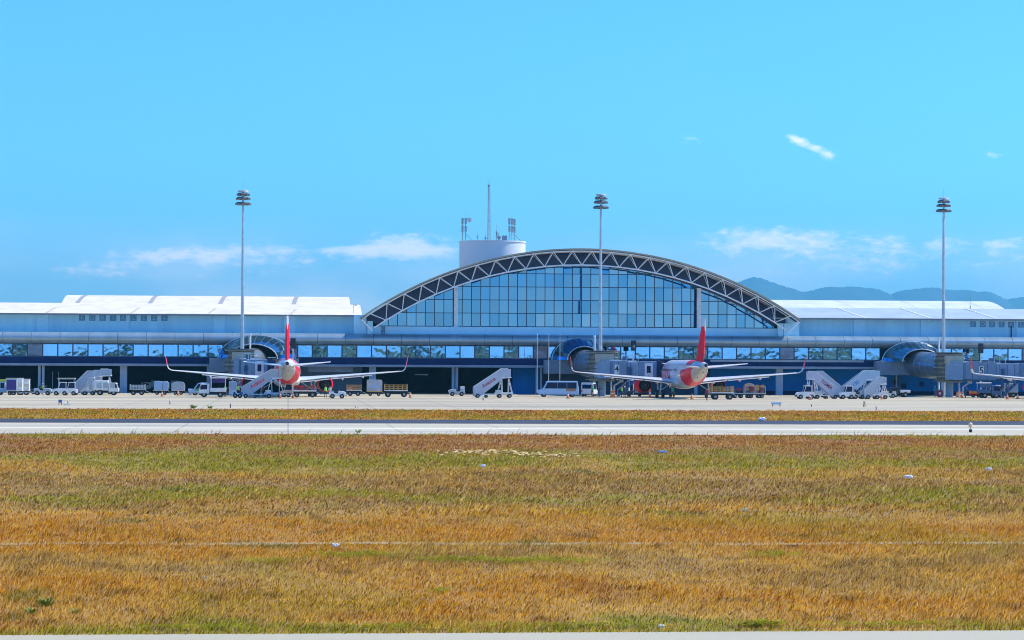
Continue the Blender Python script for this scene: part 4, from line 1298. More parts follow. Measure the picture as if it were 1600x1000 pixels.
def stairs(label, loc, rz, L, H, P, txt=None, txtm=None, m=steelw, rail=1.05, width=1.6, legs=True, sub=0):
    """side view along +X: foot at x=0, platform from x=L to x=L+P at height H"""
    t = thing('passenger_stairs', label, 'boarding stairs', loc, rz, STG)
    z0 = .35
    prof = [(-.15, z0-.1), (-.15, z0+rail), (L-.1, H+rail), (L+P*.62, H+rail), (L+P*.62, H-.18), (L+.1, H-.25), (.9, z0-.1)]
    for y in (-width/2, width/2):
        MB().prism(prof, 'y', y-.03, y+.03).build('side_panel', m, t)
        MB().bar((-.15, y, z0+rail+.04), (L-.1, y, H+rail+.04), .07).bar((L-.1, y, H+rail+.04), (L+P*.62, y, H+rail+.04), .07).build('handrail', white, t)
    mb = MB(); n = int(H/.2)
    for k in range(n):
        mb.box(L*k/n, L*k/n+L/n+.04, -width/2+.035, width/2-.035, z0+(H-z0)*(k+1)/n-.06, z0+(H-z0)*(k+1)/n)
    mb.build('steps', galv, t)
    MB().box(L, L+P, -width/2-.1, width/2+.1, H-.16, H-.01).build('platform', white, t)
    mb = MB()
    mb.box(L+P*.66, L+P*.95, -width/2-.04, -width/2+.04, H, H+rail)
    mb.build('front_screen', m, t)
    mb = MB().box(L+P*.66, L+P*.95, width/2-.04, width/2+.04, H, H+rail); mb.build('front_screen', m, t)
    if legs:
        for y in (-width/2+.1, width/2-.1):
            for sx, ex in ((L-.05, L-.7), (L-.05, L+.05), (L+P*.75, L+P*.72), (L+P*.75, L+P*1.15)):
                MB().bar((sx, y, H-.17), (ex, y, .62), .08).build('leg', white, t)
        MB().bar((L-.3, -width/2+.1, H*.55), (L-.3, width/2-.1, H*.55), .07).build('cross_brace', white, t)
    ch = MB().box(1.2, L+P+.2, -width/2+.05, width/2-.05, .42, .60)
    ch.box(L-1.1, L+P+.25, -width/2-.15, width/2+.15, .601, .78)
    ch.build('chassis', white if not sub else ltblue, t)
    MB().bar((L+P+.2, 0, .55), (L+P+1.0, 0, .45), .08).build('drawbar', white, t)
    MB().box(L-.9, L-.1, -width/2-.1, width/2+.1, .785, 1.15).build('winch_box', galv, t)
    wheels(t, [(.45, -width/2-.05), (.45, width/2+.05), (L-.4, -width/2-.1), (L-.4, width/2+.1), (L+P-.25, -width/2-.1), (L+P-.25, width/2+.1)], .30)
    wheels(t, [(1.75, -width/2+.1), (1.75, width/2-.1)], .22, .18)
    if txt:
        a = math.atan2(H-z0, L)
        me = text_mesh(txt, .74, 'lettering', txtm or red, .006, .12, .012)
        cx_, cz_ = L*.50, z0+(H-z0)*.50+rail*.42
        fl = math.cos(rz) < 0
        o = put('lettering', me, t, (cx_, (width/2+.045) if fl else (-width/2-.045), cz_))
        o.rotation_euler = Matrix(((-1, 0, 0), (0, 0, 1), (0, 1, 0))).to_euler() if fl else (PI/2, 0, 0)
        if fl:
            M_ = Matrix.Rotation(-a, 3, 'Y') @ Matrix(((-1, 0, 0), (0, 0, 1), (0, 1, 0)))
            o.rotation_euler = M_.to_euler()
        else:
            M_ = Matrix.Rotation(-a, 3, 'Y') @ Matrix(((1, 0, 0), (0, 0, -1), (0, 1, 0)))
            o.rotation_euler = M_.to_euler()
    return t

def tractor(label, loc, rz, body=white, cab=True, canopy=None, L=3.0, flat=False, name='tow_tractor', group=TRG):
    """towing tractor, nose towards +X"""
    t = thing(name, label, 'tow tractor', loc, rz, group)
    MB().prism([(-L/2, .35), (L/2, .35), (L/2, .85), (L/2-.25, 1.02), (.15, 1.10), (.10, .72), (-.45, .72), (-.5, .95), (-L/2, .95)], 'y', -.72, .72).build('body', body, t, bevel=.05)
    MB().box(L/2+.003, L/2+.10, -.70, .70, .33, .55).build('bumper', black, t)
    for y in (-.5, .5): MB().cyl((L/2-.02, y, .78), (L/2+.03, y, .78), .09, n=12).build('headlight', plastic, t)
    MB().box(-.44, .05, -.5, .5, .725, .98).build('seat', black, t, bevel=.03)
    MB().box(-.50, -.38, -.5, .5, .985, 1.45).build('seat_back', black, t, bevel=.03)
    MB().cyl((.12, .3, 1.05), (-.05, .3, 1.25), .03, n=6).cyl((-.06, .3, 1.25), (-.04, .3, 1.27), .18, n=12).build('steering_wheel', black, t)
    if cab:
        fr = MB()
        for y in (-.66, .66):
            fr.bar((.25, y, 1.05), (.02, y, 1.92), .07).bar((-.85, y, .9), (-.85, y, 1.92), .07)
        fr.box(-.9, .15, -.7, .7, 1.90, 2.0)
        fr.build('cab_frame', body, t)
        MB().add([(.23, -.62, 1.08), (.23, .62, 1.08), (.04, .62, 1.88), (.04, -.62, 1.88)], [(0, 1, 2, 3)]).build('windscreen', vglass, t)
        for y in (-.665, .665):
            MB().add([(.16, y, 1.10), (-.80, y, 1.10), (-.80, y, 1.86), (.0, y, 1.86)], [(0, 1, 2, 3)]).build('side_window', vglass, t)
            MB().prism([(.2, .73), (-.84, .73), (-.84, 1.09), (.18, 1.09)], 'y', y-.012, y+.012).build('cab_door', body, t)
    if canopy:
        for x in (-.8, .35):
            for y in (-.62, .62): MB().bar((x, y, .95), (x, y, 1.95), .05).build('canopy_post', galv, t)
        MB().box(-1.05, .75, -.76, .76, 1.95, 2.10).build('canopy', canopy, t, bevel=.04)
    if flat: MB().box(-L/2+.05, -.55, -.7, .7, .955, 1.06).build('load_bed', galv, t)
    wheels(t, [(-L/2+.5, -.64), (-L/2+.5, .64), (L/2-.55, -.64), (L/2-.55, .64)], .33)
    return t

def cart(label, loc, rz=0, L=3.2, rail=ochre, deck=offwhite, railh=.75, kind='rail', wr=.34, W=1.5, name='baggage_cart', group=CARTG):
    t = thing(name, label, 'baggage cart', loc, rz, group)
    zd = wr*2+.08
    MB().box(-L/2, L/2, -W/2, W/2, zd, zd+.14).build('deck', deck, t, bevel=.02)
    MB().box(-L/2+.3, L/2-.3, -W*.32, W*.32, zd-.22, zd-.003).build('underframe', black, t)
    MB().bar((L/2, 0, zd-.12), (L/2+.85, 0, .35), .08).build('drawbar', galv, t)
    wheels(t, [(-L/2+.55, -W/2+.12), (-L/2+.55, W/2-.12), (L/2-.55, -W/2+.12), (L/2-.55, W/2-.12)], wr, .24)
    z = zd+.143
    if kind == 'rail':
        for y in (-W/2+.05, W/2-.05):
            mb = MB()
            for f_ in (.25, .6, .95): mb.bar((-L/2+.1, y, z+railh*f_), (L/2-.1, y, z+railh*f_), .05, .10)
            for k in range(6):
                x = -L/2+.1+(L-.2)*k/5
                mb.bar((x, y, z), (x, y, z+railh), .07)
            mb.build('side_rail', rail, t)
        for x in (-L/2+.05, L/2-.05):
            mb = MB()
            for y in (-W/2+.05, 0, W/2-.05): mb.bar((x, y, z), (x, y, z+railh*1.1), .08)
            mb.bar((x, -W/2+.05, z+railh*1.1), (x, W/2-.05, z+railh*1.1), .08)
            mb.build('end_frame', rail, t)
    elif kind == 'posts':
        for x in (-L/2+.04, L/2-.04):
            mb = MB().bar((x, -W/2+.05, z), (x, -W/2+.05, z+railh), .06).bar((x, W/2-.05, z), (x, W/2-.05, z+railh), .06).bar((x, -W/2+.05, z+railh), (x, W/2-.05, z+railh), .06).bar((x, -W/2+.05, z+railh*.5), (x, W/2-.05, z+railh*.5), .05)
            mb.build('end_frame', rail, t)
    elif kind == 'box':
        MB().box(-L/2+.02, L/2-.02, -W/2+.02, W/2-.02, z, z+railh).build('enclosure', deck, t, bevel=.05)
        MB().box(-L/2-.04, L/2+.04, -W/2-.04, W/2+.04, z+railh+.003, z+railh+.08).build('roof', deck, t, bevel=.02)
        MB().box(-L*.36, L*.36, -W/2-.015, -W/2+.017, z+railh*.30, z+railh*.58).build('curtain', rail, t)
    return t, z
BAG = None
def bag_mesh(seed):
    rg = random.Random(seed)
    l, w_, h = rg.uniform(.5, .8), rg.uniform(.25, .42), rg.uniform(.22, .45)
    mb = MB().box(-l/2, l/2, -w_/2, w_/2, 0, h)
    me = mb.mesh('suitcase', BAGC[seed % len(BAGC)])
    bm = bmesh.new(); bm.from_mesh(me)
    bmesh.ops.bevel(bm, geom=bm.edges[:], offset=.055, segments=2, affect='EDGES')
    hnd = bmesh.ops.create_cube(bm, size=1, matrix=Matrix.Translation((0, 0, h+.02)) @ Matrix.Diagonal((l*.35, .05, .05, 1)))
    bm.to_mesh(me); bm.free()
    return me, l, h
BM = [bag_mesh(k) for k in range(12)]
def load_bags(loc, z, L, W, rows, seed, label, pal=None):
    rg = random.Random(seed)
    for rz_ in range(rows):
        x = -L/2+.45
        while x < L/2-.35:
            for y in (-W*.24, W*.24):
                k = rg.randrange(12)
                if pal: k = rg.choice(pal)
                me, l, h = BM[k]
                o = bpy.data.objects.new('suitcase', me); COL.objects.link(o)
                o.location = (loc[0]+x, loc[1]+y, z+.40*rz_+.004)
                o.rotation_euler = (0, 0, rg.uniform(-.25, .25))
                tag(o, label, 'suitcase', BAGG+' '+str(seed))
            x += .82

def box_container(label, loc, w_, h, d, m, zb=0.0, rnd=False, name='cargo_container', panel=None, rz=0, group='cargo containers'):
    t = thing(name, label, 'container', (loc[0], loc[1], zb), rz, group)
    if rnd:
        n = 12; poly = [(-w_/2, 0), (w_/2, 0)]
        poly += [(w_/2*math.cos(a)**.6 if math.cos(a) > 0 else -w_/2*abs(math.cos(a))**.6, h*.45+h*.55*math.sin(a)**.8) for a in [PI*(i+.5)/(n) for i in range(n)]]
        MB().prism(poly, 'y', -d/2, d/2).build('shell', m, t)
    else:
        MB().prism([(-w_/2, 0), (w_/2, 0), (w_/2, h-.18), (w_/2-.2, h), (-w_/2+.08, h), (-w_/2, h-.1)], 'y', -d/2, d/2).build('shell', m, t, bevel=.03)
    fr = MB()
    for x in (-w_/2+.04, w_/2-.04): fr.box(x-.03, x+.03, -d/2-.03, -d/2-.002, .04, h*.8)
    fr.box(-w_/2+.01, w_/2-.01, -d/2-.03, -d/2-.002, 0, .04)
    fr.build('frame', galv, t)
    if panel: MB().box(-w_*.33, w_*.33, -d/2-.02, -d/2-.002, h*.30, h*.52).build('panel', panel, t)
    return t

def van(label, loc, rz, L, H, W, body, name='van', stripe=None, rear=False, winlen=1.0, cat='van'):
    t = thing(name, label, cat, loc, rz)
    zc = .36
    MB().prism([(-L/2, zc), (L/2-.05, zc), (L/2, zc+.35), (L/2-.12, H*.42), (L/2-.75, H*.52), (L/2-1.35, H-.12), (L/2-1.75, H), (-L/2+.25, H), (-L/2+.02, H*.55)], 'y', -W/2, W/2).build('body', body, t, bevel=.07)
    for s in (-1, 1):
        y = s*(W/2+.006)
        x1, x0 = L/2-1.45, -L/2+.35
        n = max(2, int((x1-x0)/1.15))
        for k in range(n):
            a, b_ = x0+(x1-x0)*k/n+.025, x0+(x1-x0)*(k+1)/n-.025
            MB().prism([(a, H*.53), (b_+(.46 if k == n-1 else 0), H*.53), (b_, H*.91), (a, H*.91)], 'y', y-.01, y+.01).build('side_window', vglass, t)
        if stripe: MB().box(-L/2+.5, -L/2+2.0, y-.008, y+.008, H*.36, H*.54).build('side_emblem', stripe, t)
        MB().box(L/2-.30, L/2+.03, s*W*.36-.16, s*W*.36+.16, .72, .92).build('headlight', plastic, t)
        MB().box(-L/2-.025, -L/2+.06, s*W*.42-.09, s*W*.42+.09, .7, 1.1).build('tail_light', red, t)
    MB().add([(L/2-.83, -W*.44, H*.555), (L/2-.83, W*.44, H*.555), (L/2-1.36, W*.42, H-.15), (L/2-1.36, -W*.42, H-.15)], [(0, 1, 2, 3)]).build('windscreen', vglass, t).location = (.04, 0, .03)
    MB().box(-L/2-.012, -L/2+.20, -W*.38, W*.38, H*.58, H*.86).build('rear_window', vglass, t)
    MB().box(L/2-.02, L/2+.09, -W/2+.05, W/2-.05, .36, .56).build('bumper', black, t)
    wheels(t, [(-L/2+1.0, -W/2+.12), (-L/2+1.0, W/2-.12), (L/2-.95, -W/2+.12), (L/2-.95, W/2-.12)], .35)
    return t

def truck(label, loc, rz, L, H, body, box_m, cat='truck', kind='box', name='service_truck'):
    t = thing(name, label, cat, loc, rz)
    W = 2.1
    MB().box(-L/2, L/2-.2, -.5, .5, .5, .72).build('chassis', black, t)
    ch = min(2.0, H*.85)
    MB().prism([(L/2-1.5, .55), (L/2, .55), (L/2, 1.1), (L/2-.25, ch-.1), (L/2-.4, ch), (L/2-1.5, ch)], 'y', -W/2, W/2).build('cab', body, t, bevel=.06)
    MB().add([(L/2+.012, -W*.43, 1.15), (L/2+.012, W*.43, 1.15), (L/2-.215, W*.43, ch-.15), (L/2-.215, -W*.43, ch-.15)], [(0, 1, 2, 3)]).build('windscreen', vglass, t)
    for s in (-1, 1):
        MB().prism([(L/2-1.2, 1.15), (L/2-.2, 1.15), (L/2-.4, ch-.18), (L/2-1.2, ch-.18)], 'y', s*W/2-.012, s*W/2+.012).build('side_window', vglass, t)
        MB().box(L/2-.05, L/2+.02, s*.75-.14, s*.75+.14, .7, .9).build('headlight', plastic, t)
        MB().bar((L/2-.3, s*(W/2+.15), 1.2), (L/2-.3, s*(W/2+.15), 1.65), .12).build('mirror', black, t)
    if kind == 'box':
        MB().box(-L/2, L/2-1.6, -W/2, W/2, .8, H).build('cargo_box', box_m, t, bevel=.05)
        for k in range(3): MB().box(-L/2+.3+k*1.0, -L/2+1.1+k*1.0, -W/2-.015, -W/2+.002, 1.1, H-.3).build('box_panel', offwhite, t)
    elif kind == 'tank':
        MB().loft([[(x, r_*math.cos(a), 1.45+r_*.8*math.sin(a)) for a in [2*PI*i/20 for i in range(20)]] for x, r_ in ((-L/2, .35), (-L/2+.12, .85), (L/2-1.8, .85), (L/2-1.65, .35))]).build('tank', box_m, t, smooth=True)
    elif kind == 'lift':
        MB().box(-L/2, L/2-1.6, -W/2, W/2, .8, 1.35).build('deck_box', body, t, bevel=.03)
        for x in (-L/2+.1, L/2-1.75):
            for y in (-W/2+.1, W/2-.1): MB().bar((x, y, 1.35), (x, y, H-.2), .09).build('canopy_post', white, t)
        MB().box(-L/2-.1, L/2-1.55, -W/2, W/2, H-.2, H).build('canopy', white, t, bevel=.04)
        MB().box(-L/2, L/2-1.65, -W/2+.02, -W/2+.05, H-.85, H-.205).build('curtain', box_m, t)
    wheels(t, [(-L/2+.8, -W/2+.15), (-L/2+.8, W/2-.15), (L/2-.75, -W/2+.15), (L/2-.75, W/2-.15)], .42, .28)
    return t

# ---- left stand, from the left edge of the photo
v = van('pale service van with a yellow-green roof, cut off by the left edge of the photo', place(-4, 617), PI, 2.9, 2.0, 1.7, ltblue, name='service_van')
MB().box(-1.35, .45, -.86, .86, 2.003, 2.32).build('roof_canopy', mat('yellow_green_roof', (.55, .60, .05), .5), v, bevel=.05)
c_, z_ = cart('enclosed baggage cart with dark purple curtain, leftmost of the curtained carts', place(18.5, 617.3), 0, 1.65, purple, offwhite, 1.75, 'box', .26)
c_['label'] = 'enclosed baggage cart with dark purple curtain, left of two white ones'
MB().box(-.72, .72, -.78, -.735, z_+.05, z_+1.55).build('purple_curtain', purple, c_)
cart('tall white enclosed cart beside the purple curtained one', place(31.8, 617.2), 0, .78, canvas, white, 1.75, 'box', .26)
cart('tall white enclosed cart, second to the right of the purple curtained one', place(41.5, 617), 0, .95, canvas, white, 1.6, 'box', .26)
cart('low dark cart between the white enclosed carts and the double columns', place(53.5, 615.8), 0, 1.3, blued, blued, .7, 'posts', .28)
t1 = tractor('low white tractor driven by a worker in a lime vest near the double columns', place(67, 617.5), 0, offwhite, False, None, 2.6, True)
tractor('rounded white tractor, left one of a pair under a pale canopy frame', place(94.5, 617.8), PI, white, True, None, 2.3)
tractor('rounded white tractor, right one of a pair under a pale canopy frame', place(108.5, 617.8), PI, white, True, None, 2.3)
t = thing('shelter_frame', 'pale open canopy frame above the pair of rounded white tractors', 'shelter', place(104, 616.2), 0)
for x in (-1.2, 1.2):
    for y in (-.7, .7): MB().bar((x, y, 0), (x, y, 2.35), .07).build('post', galv, t)
MB().box(-1.35, 1.35, -.85, .85, 2.35, 2.55).build('roof', canvas, t)
stairs('weathered white stairs leaning up to the right, leftmost of the left-hand group', place(113.5, 617.3), 0, 2.3, 2.7, 1.0, None, None, galvp, .95)
stairs('white stairs in the middle of the left-hand group, half hidden', place(126, 616.6), 0, 2.2, 2.85, .9, None, None, panelg, .9)
stairs('tallest white stairs of the left-hand group, with a broad top platform', place(139, 616), 0, 2.0, 3.0, 1.5, None, None, panelg, .95)
truck('white box truck with its cab to the right, beside the left-hand stairs', place(167, 617.6), 0, 3.6, 2.25, white, white, 'truck', 'box')
cart('empty grey baggage cart with low side rails, alone in front of the dark hall', place(215, 617.3), 0, 2.35, offwhite, offwhite, .60, 'rail', .36)
for px, py, wd, lb in ((235.5, 612.5, 1.15, 'white pick-up parked deep in the hall above the grey baggage cart'), (266, 612.5, 1.6, 'small white truck parked deep in the hall behind the grey containers')):
    x, y = gnd(px, py); tt = truck(lb, (x, y, 0), PI, 2.9, 1.95, white, ltblue, 'truck', 'box', 'parked_truck')
x, y, _ = place(251.5, 616.9)
c_, z_ = cart('flat dolly under the two square grey containers', (x, y, 0), 0, 2.3, galv, galv, .3, 'flat', .26, group='container dollies')
box_container('square pale grey container, left one on the dolly', (x-.38, y), 1.28, 1.38, 1.4, ltblue, z_+.004)
box_container('square pale grey container, narrower right one on the dolly', (x+.72, y), .80, 1.36, 1.4, ltblue, z_+.004)
x, y, _ = place(278.5, 616.9)
c_, z_ = cart('flat dolly under the round-topped container', (x, y, 0), 0, 2.0, galv, galv, .3, 'flat', .26, group='container dollies')
box_container('pale round-topped container on a dolly in front of the hall', (x, y), 2.05, 1.3, 1.4, offwhite, z_+.004, True)
t = thing('waste_bin', 'blue wheeled bin beside the green-striped van', 'bin', place(297, 617.4))
MB().loft([[(sx*w_, sy*w_, z) for sx, sy in ((-1, -1), (1, -1), (1, 1), (-1, 1))] for w_, z in ((.24, .08), (.32, 1.0))]).build('bin_body', ltblue, t)
MB().box(-.36, .36, -.36, .36, 1.003, 1.09).build('lid', bluep, t)
v = van('pale blue van with a green side stripe behind the white lift truck', place(310, 617.8), PI, 2.9, 1.95, 1.7, ltblue, name='small_van', stripe=green)
truck('white lift truck with a purple-striped canopy beside the jet at the left stand', place(332, 620.8), PI, 3.9, 2.95, white, purple, 'truck', 'lift', 'lift_truck')
box_container('tall grey-blue container between the lift truck and the stairs', place(363.5, 618)[:2], 1.15, 2.2, 1.2, ltblue, 0.0, name='tall_container')
t_ = tractor('small white cart with blue panels at the foot of the lettered stairs, left jet', place(371, 621.8), PI, white, False, None, 1.7, False, 'power_cart', 'power carts')
for x in (-.62, .42): MB().box(x-.16, x+.16, .722, .745, .50, .90).build('blue_panel', bluep, t_)
stairs('white stairs with red lettering reaching up to the tail door of the left jet', place(379, 621.8), 0, 4.15, 2.95, 1.45, 'Avianca', red, mat('stair_panel', (.36, .42, .52), .5, var=.08), 1.15, 1.7, True, 1)
tractor('sandy tractor under the belly of the left jet', place(447, 620.7), PI, canvas, True, None, 1.7)
p = place(476, 620.9); c_, z_ = cart('flat baggage cart loaded with red bags under the left jet', p, 0, 3.4, white, white, .5, 'posts', .40)
load_bags(p, z_, 3.4, 1.5, 2, 3, 'one of the red and mauve suitcases heaped on the cart under the left jet', [0, 4, 0, 3])
tractor('small white open tractor right of the left jet engine', place(527, 622.6), 0, white, False, None, 2.4, True)
p = place(553, 618.6); c_, z_ = cart('ochre-railed baggage cart behind the small white tractor', p, 0, 2.3, ochre, white, .75, 'rail', .36)
load_bags(p, z_, 2.3, 1.3, 1, 8, 'one of the brown suitcases in the ochre cart behind the small tractor', [3, 5, 4])
x, y, _ = place(585, 618.6)
c_, z_ = cart('dolly with yellow frame under the big grey container', (x, y, 0), 0, 2.4, yellow, yellow, .3, 'flat', .26, group='container dollies')
box_container('big pale grey container beside the wide pillar', (x, y), 2.35, 1.75, 1.5, offwhite, z_+.004, False, panel=ltblue)
cart('empty ochre-railed cart with large wheels in front of the dark hall', place(618.5, 620.6), 0, 3.5, ochre, white, .80, 'rail', .42)
# ---- middle
t_ = tractor('small white tractor with a boxy rear at the slim double columns', place(713.5, 618.7), PI, offwhite, False, None, 2.5, True)
MB().box(-1.2, -.55, -.6, .6, 1.06, 1.5).build('rear_locker', white, t_, bevel=.03)
stairs('free-standing white stairs with red lettering in front of the middle hall', place(741, 621.4), 0, 4.1, 3.1, 1.35, 'Avianca', maroon, mat('stair_panel_pale', (.46, .50, .60), .5, var=.08), 1.2, 1.7)
van('white and pale blue minibus with dark side windows, facing left', place(871.5, 620.2), PI, 6.3, 2.45, 2.05, mat('minibus_paint', (.36, .54, .80), .35, var=.06), 'minibus', stripe=mat('emblem_brown', (.34, .20, .12), .5), cat='minibus')
van('white van parked beside the middle rotunda column', place(921, 619.5), R(70), 3.6, 2.15, 1.9, white, 'cargo_van')
p = place(1128, 624.4); cart('empty ochre-railed cart right of the middle jet engine', p, 0, 3.2, ochre, white, .80, 'rail', .42)
for i, (px, ln, rows, sd, lb, lb2) in enumerate(((1152.5, 2.0, 2, 21, 'first loaded baggage cart behind the empty ochre cart', 'one of the mixed suitcases on the first loaded cart behind the ochre cart'),
                                    (1170.5, 1.55, 2, 22, 'second loaded baggage cart in the train, with a pale cover', 'one of the suitcases under the pale cover of the second loaded cart'),
                                    (1187, 1.6, 2, 23, 'last loaded baggage cart of the train at the plain service wall', 'one of the mixed suitcases on the last cart of the train'))):
    p = place(px, 621.8); c_, z_ = cart(lb, p, 0, ln, galv, galv, 1.0, 'posts', .26)
    load_bags(p, z_, ln+.2, 1.35, rows+(i > 0), sd, lb2)
    if i == 1:
        rg = random.Random(9); L_, W_ = ln*.95, 1.35; rows_ = []
        for k in range(9):
            a = k/8; rows_.append([(-L_/2+L_*j/8, -W_/2+W_*a, z_+.62+.85*math.sin(PI*min(1, max(0, .12+.76*a)))*(1-.25*abs(j-4)/4)+rg.uniform(-.04, .04)) for j in range(9)])
        o = MB().loft(rows_, caps=False, closed=False).build('tarpaulin', canvas, None, True)
        o.location = (p[0], p[1], .12); tag(o, 'pale canvas cover thrown over the suitcases of the second loaded cart', 'tarpaulin')
# ---- right
t_ = tractor('white tow tractor with glazed cab at the foot of the right-hand stairs', place(1258, 623.3), PI, white, True, None, 2.7)
t_.scale = (1, 1, 1.0)
stairs('white stairs with dark red letters leaning up to the left, right of a glazed tractor', place(1308, 623.2), PI, 3.6, 3.05, 1.0, 'TGMA', mat('dark_red_letters', (.30, .02, .06), .5), mat('stair_panel_lilac', (.44, .46, .58), .5, var=.08), 1.05, 1.5)
stairs('plain white stairs leaning up to the left just behind the lettered ones', place(1317, 621.0), PI, 3.5, 3.15, .9, None, None, panelg, .95, 1.5)
stairs('pale blue-white stairs rising to the right, with the longest platform and blue 130', place(1318, 621.4), 0, 3.4, 2.9, 2.3, '130', mat('blue_letters', (.05, .25, .60), .5), mat('stair_panel_ice', (.38, .52, .66), .45, var=.07), 1.35, 1.8)
stairs('shorter white stairs in front of the ones marked 130', place(1350, 623.6), 0, 2.2, 2.35, 1.1, None, None, panelg, .95, 1.5)
tractor('white tractor with glazed cab at the foot of the broad stairs', place(1322, 623.4), PI, white, True, None, 2.3)
tractor('open white tractor in front of the broad stairs, right of the cabbed one', place(1341, 623.4), 0, offwhite, False, None, 2.1, True)
tractor('small sandy open tractor right of the short stairs', place(1388, 621.6), PI, canvas, False, None, 2.2, True)
t_ = truck('white pick-up with dark cab at the right end of the stairs group', place(1405, 620.6), PI, 3.2, 1.9, blackp, white, 'pick-up', 'flat', 'pickup')
MB().box(-1.6, .05, -.95, .95, .74, 1.15).build('load_bed', white, t_, bevel=.05)
truck('dark blue-grey truck with a white canopy frame below the number 5 plate', place(1545, 622), 0, 3.4, 2.5, blued, blued, 'truck', 'lift', 'step_truck')
truck('white truck with square cab below the left wing of the right jet', place(1571, 621), PI, 3.6, 2.3, white, ltblue, 'truck', 'box', 'cab_truck')
cart('small low trolley with red deck and yellow rails left of the dark truck', place(1525, 620.8), 0, 2.0, yellow, red, .35, 'rail', .2, 1.0, 'equipment_trolley')

# barriers, bins, cones
def cone(px, py, lb, s=1.0):
    t = thing('traffic_cone', lb, 'traffic cone', place(px, py), 0, CONG)
    MB().cyl((0, 0, .04), (0, 0, .72*s), .19*s, .045*s, n=14, caps=True).build('body', orange, t, smooth=True)
    MB().cyl((0, 0, .36*s), (0, 0, .52*s), .128*s, .098*s, n=14, caps=False).build('white_band', white, t, smooth=True)
    MB().box(-.24*s, .24*s, -.24*s, .24*s, 0, .038).build('foot', black, t)
for px, py, lb in ((253.5, 619.4, 'orange cone in front of the two square grey containers'), (278.5, 617.9, 'orange cone in front of the round-topped container'), (438, 622.4, 'orange cone under the tail of the left jet, beside the sandy tractor'), (458, 622.2, 'orange cone at the front wheel of the red-bag cart'),
                   (641, 621.2, 'dark-footed orange cone right of the empty ochre cart'), (887.5, 622.6, 'orange cone in front of the minibus rear wheel'), (1081, 623.8, 'orange cone under the tail of the middle jet'),
                   (1266, 624.4, 'orange cone beside the glazed white tractor'), (1378, 624, 'orange cone below the short stairs'), (1590, 623.6, 'orange cone in front of the right jet engine'), (1574, 624, 'orange cone beside the square-cab truck'), (1504, 622.0, 'orange cone left of the equipment trolley')):
    cone(px, py, lb, 1.15)
def barrier(px, py, w_, h, lb, m=orange):
    t = thing('plastic_barrier', lb, 'barrier', place(px, py), 0, 'orange barriers and bins')
    MB().prism([(-w_/2, 0), (w_/2, 0), (w_/2, .15), (w_/2-.06, .25), (w_/2-.08, h), (-w_/2+.08, h), (-w_/2+.06, .25), (-w_/2, .15)], 'y', -.25, .25).build('body', m, t, bevel=.03)
    MB().box(-w_*.3, w_*.3, -.262, -.252, h*.45, h*.7).build('white_stripe', white, t)
barrier(957.5, 620.6, .75, 1.0, 'orange barrier beside the white support pipe of the middle rotunda')
barrier(1015.5, 621.6, .42, 1.25, 'tall narrow orange barrier at the main wheels of the middle jet')
barrier(1498.5, 620.4, 1.0, .85, 'low orange barrier right of the bridge 5 rotunda column')
t = thing('hose_reel', 'dark maroon hose reel beside the bridge 5 rotunda column', 'hose reel', place(1468, 621))
MB().cyl((0, -.25, .65), (0, .25, .65), .6, n=24).build('reel', mat('maroon_hose', (.16, .02, .06), .6), t, smooth=True)
MB().cyl((0, -.32, .65), (0, .32, .65), .2, n=16).build('hub', galv, t)
MB().box(-.4, .4, -.3, .3, 0, .1).build('base', black, t)
# edge boards, lights and markers along the pavements
def board(px, py, w_, h, m, lb, name='edge_board', leg=.25, cat='board'):
    t = thing(name, lb, cat, place(px, py), 0)
    MB().box(-w_/2, w_/2, -.06, .06, leg, leg+h).build('panel', m, t, bevel=.02)
    for x in (-w_*.35, w_*.35): MB().box(x-.04, x+.04, -.04, .04, 0, leg-.002).build('leg', black, t)
board(1213, 635.2, 1.25, .26, ltblue, 'long low pale blue board lying on the apron edge, right half')
board(1350.5, 635.4, .24, .40, mat('marker_yellow_grey', (.45, .42, .30), .6), 'small square grey-yellow marker below the right-hand stairs')
board(94, 632.4, .4, .35, bluep, 'small blue box on the left apron edge')
board(105, 633, .8, .10, white, 'flat white slab right of a small blue box on the apron', leg=.04)
board(754.5, 625.6, .32, .34, white, 'small white marker in front of the free-standing stairs')
def marker(px, py, h, lb, m=black, head=white):
    t = thing('edge_light', lb, 'edge light', place(px, py), 0, 'small edge lights')
    MB().cyl((0, 0, 0), (0, 0, h*.7), .05, n=8).build('stem', m, t)
    MB().cyl((0, 0, h*.7), (0, 0, h), .09, .07, n=10).build('lamp', head, t)
for px, py, h, lb in ((106, 630.5, .35, 'edge light near the flat white slab at the far left'), (265.5, 632, .6, 'edge light below the two square containers'), (360, 637.5, .6, 'edge light at the grass below the left stairs'),
                      (1268, 635.5, .35, 'edge light below the right-hand glazed tractor'), (1369, 641, .5, 'edge light at the grass edge below the short stairs')):
    marker(px, py, h, lb)
t = thing('runway_marker', 'pale frangible marker light standing on the near taxiway edge at right', 'marker light', place(1516.5, 675.5), 0)
MB().cyl((0, 0, 0), (0, 0, .22), .12, n=10).build('foot', black, t)
MB().cyl((0, 0, .22), (0, 0, .34), .06, n=8).build('stem', galv, t)
MB().loft([[(r_*math.cos(2*PI*i/12), r_*math.sin(2*PI*i/12), z) for i in range(12)] for r_, z in ((.06, .34), (.17, .45), (.15, .66), (.03, .76))]).build('lamp', mat('marker_lamp', (.80, .55, .35), .4), t, smooth=True)
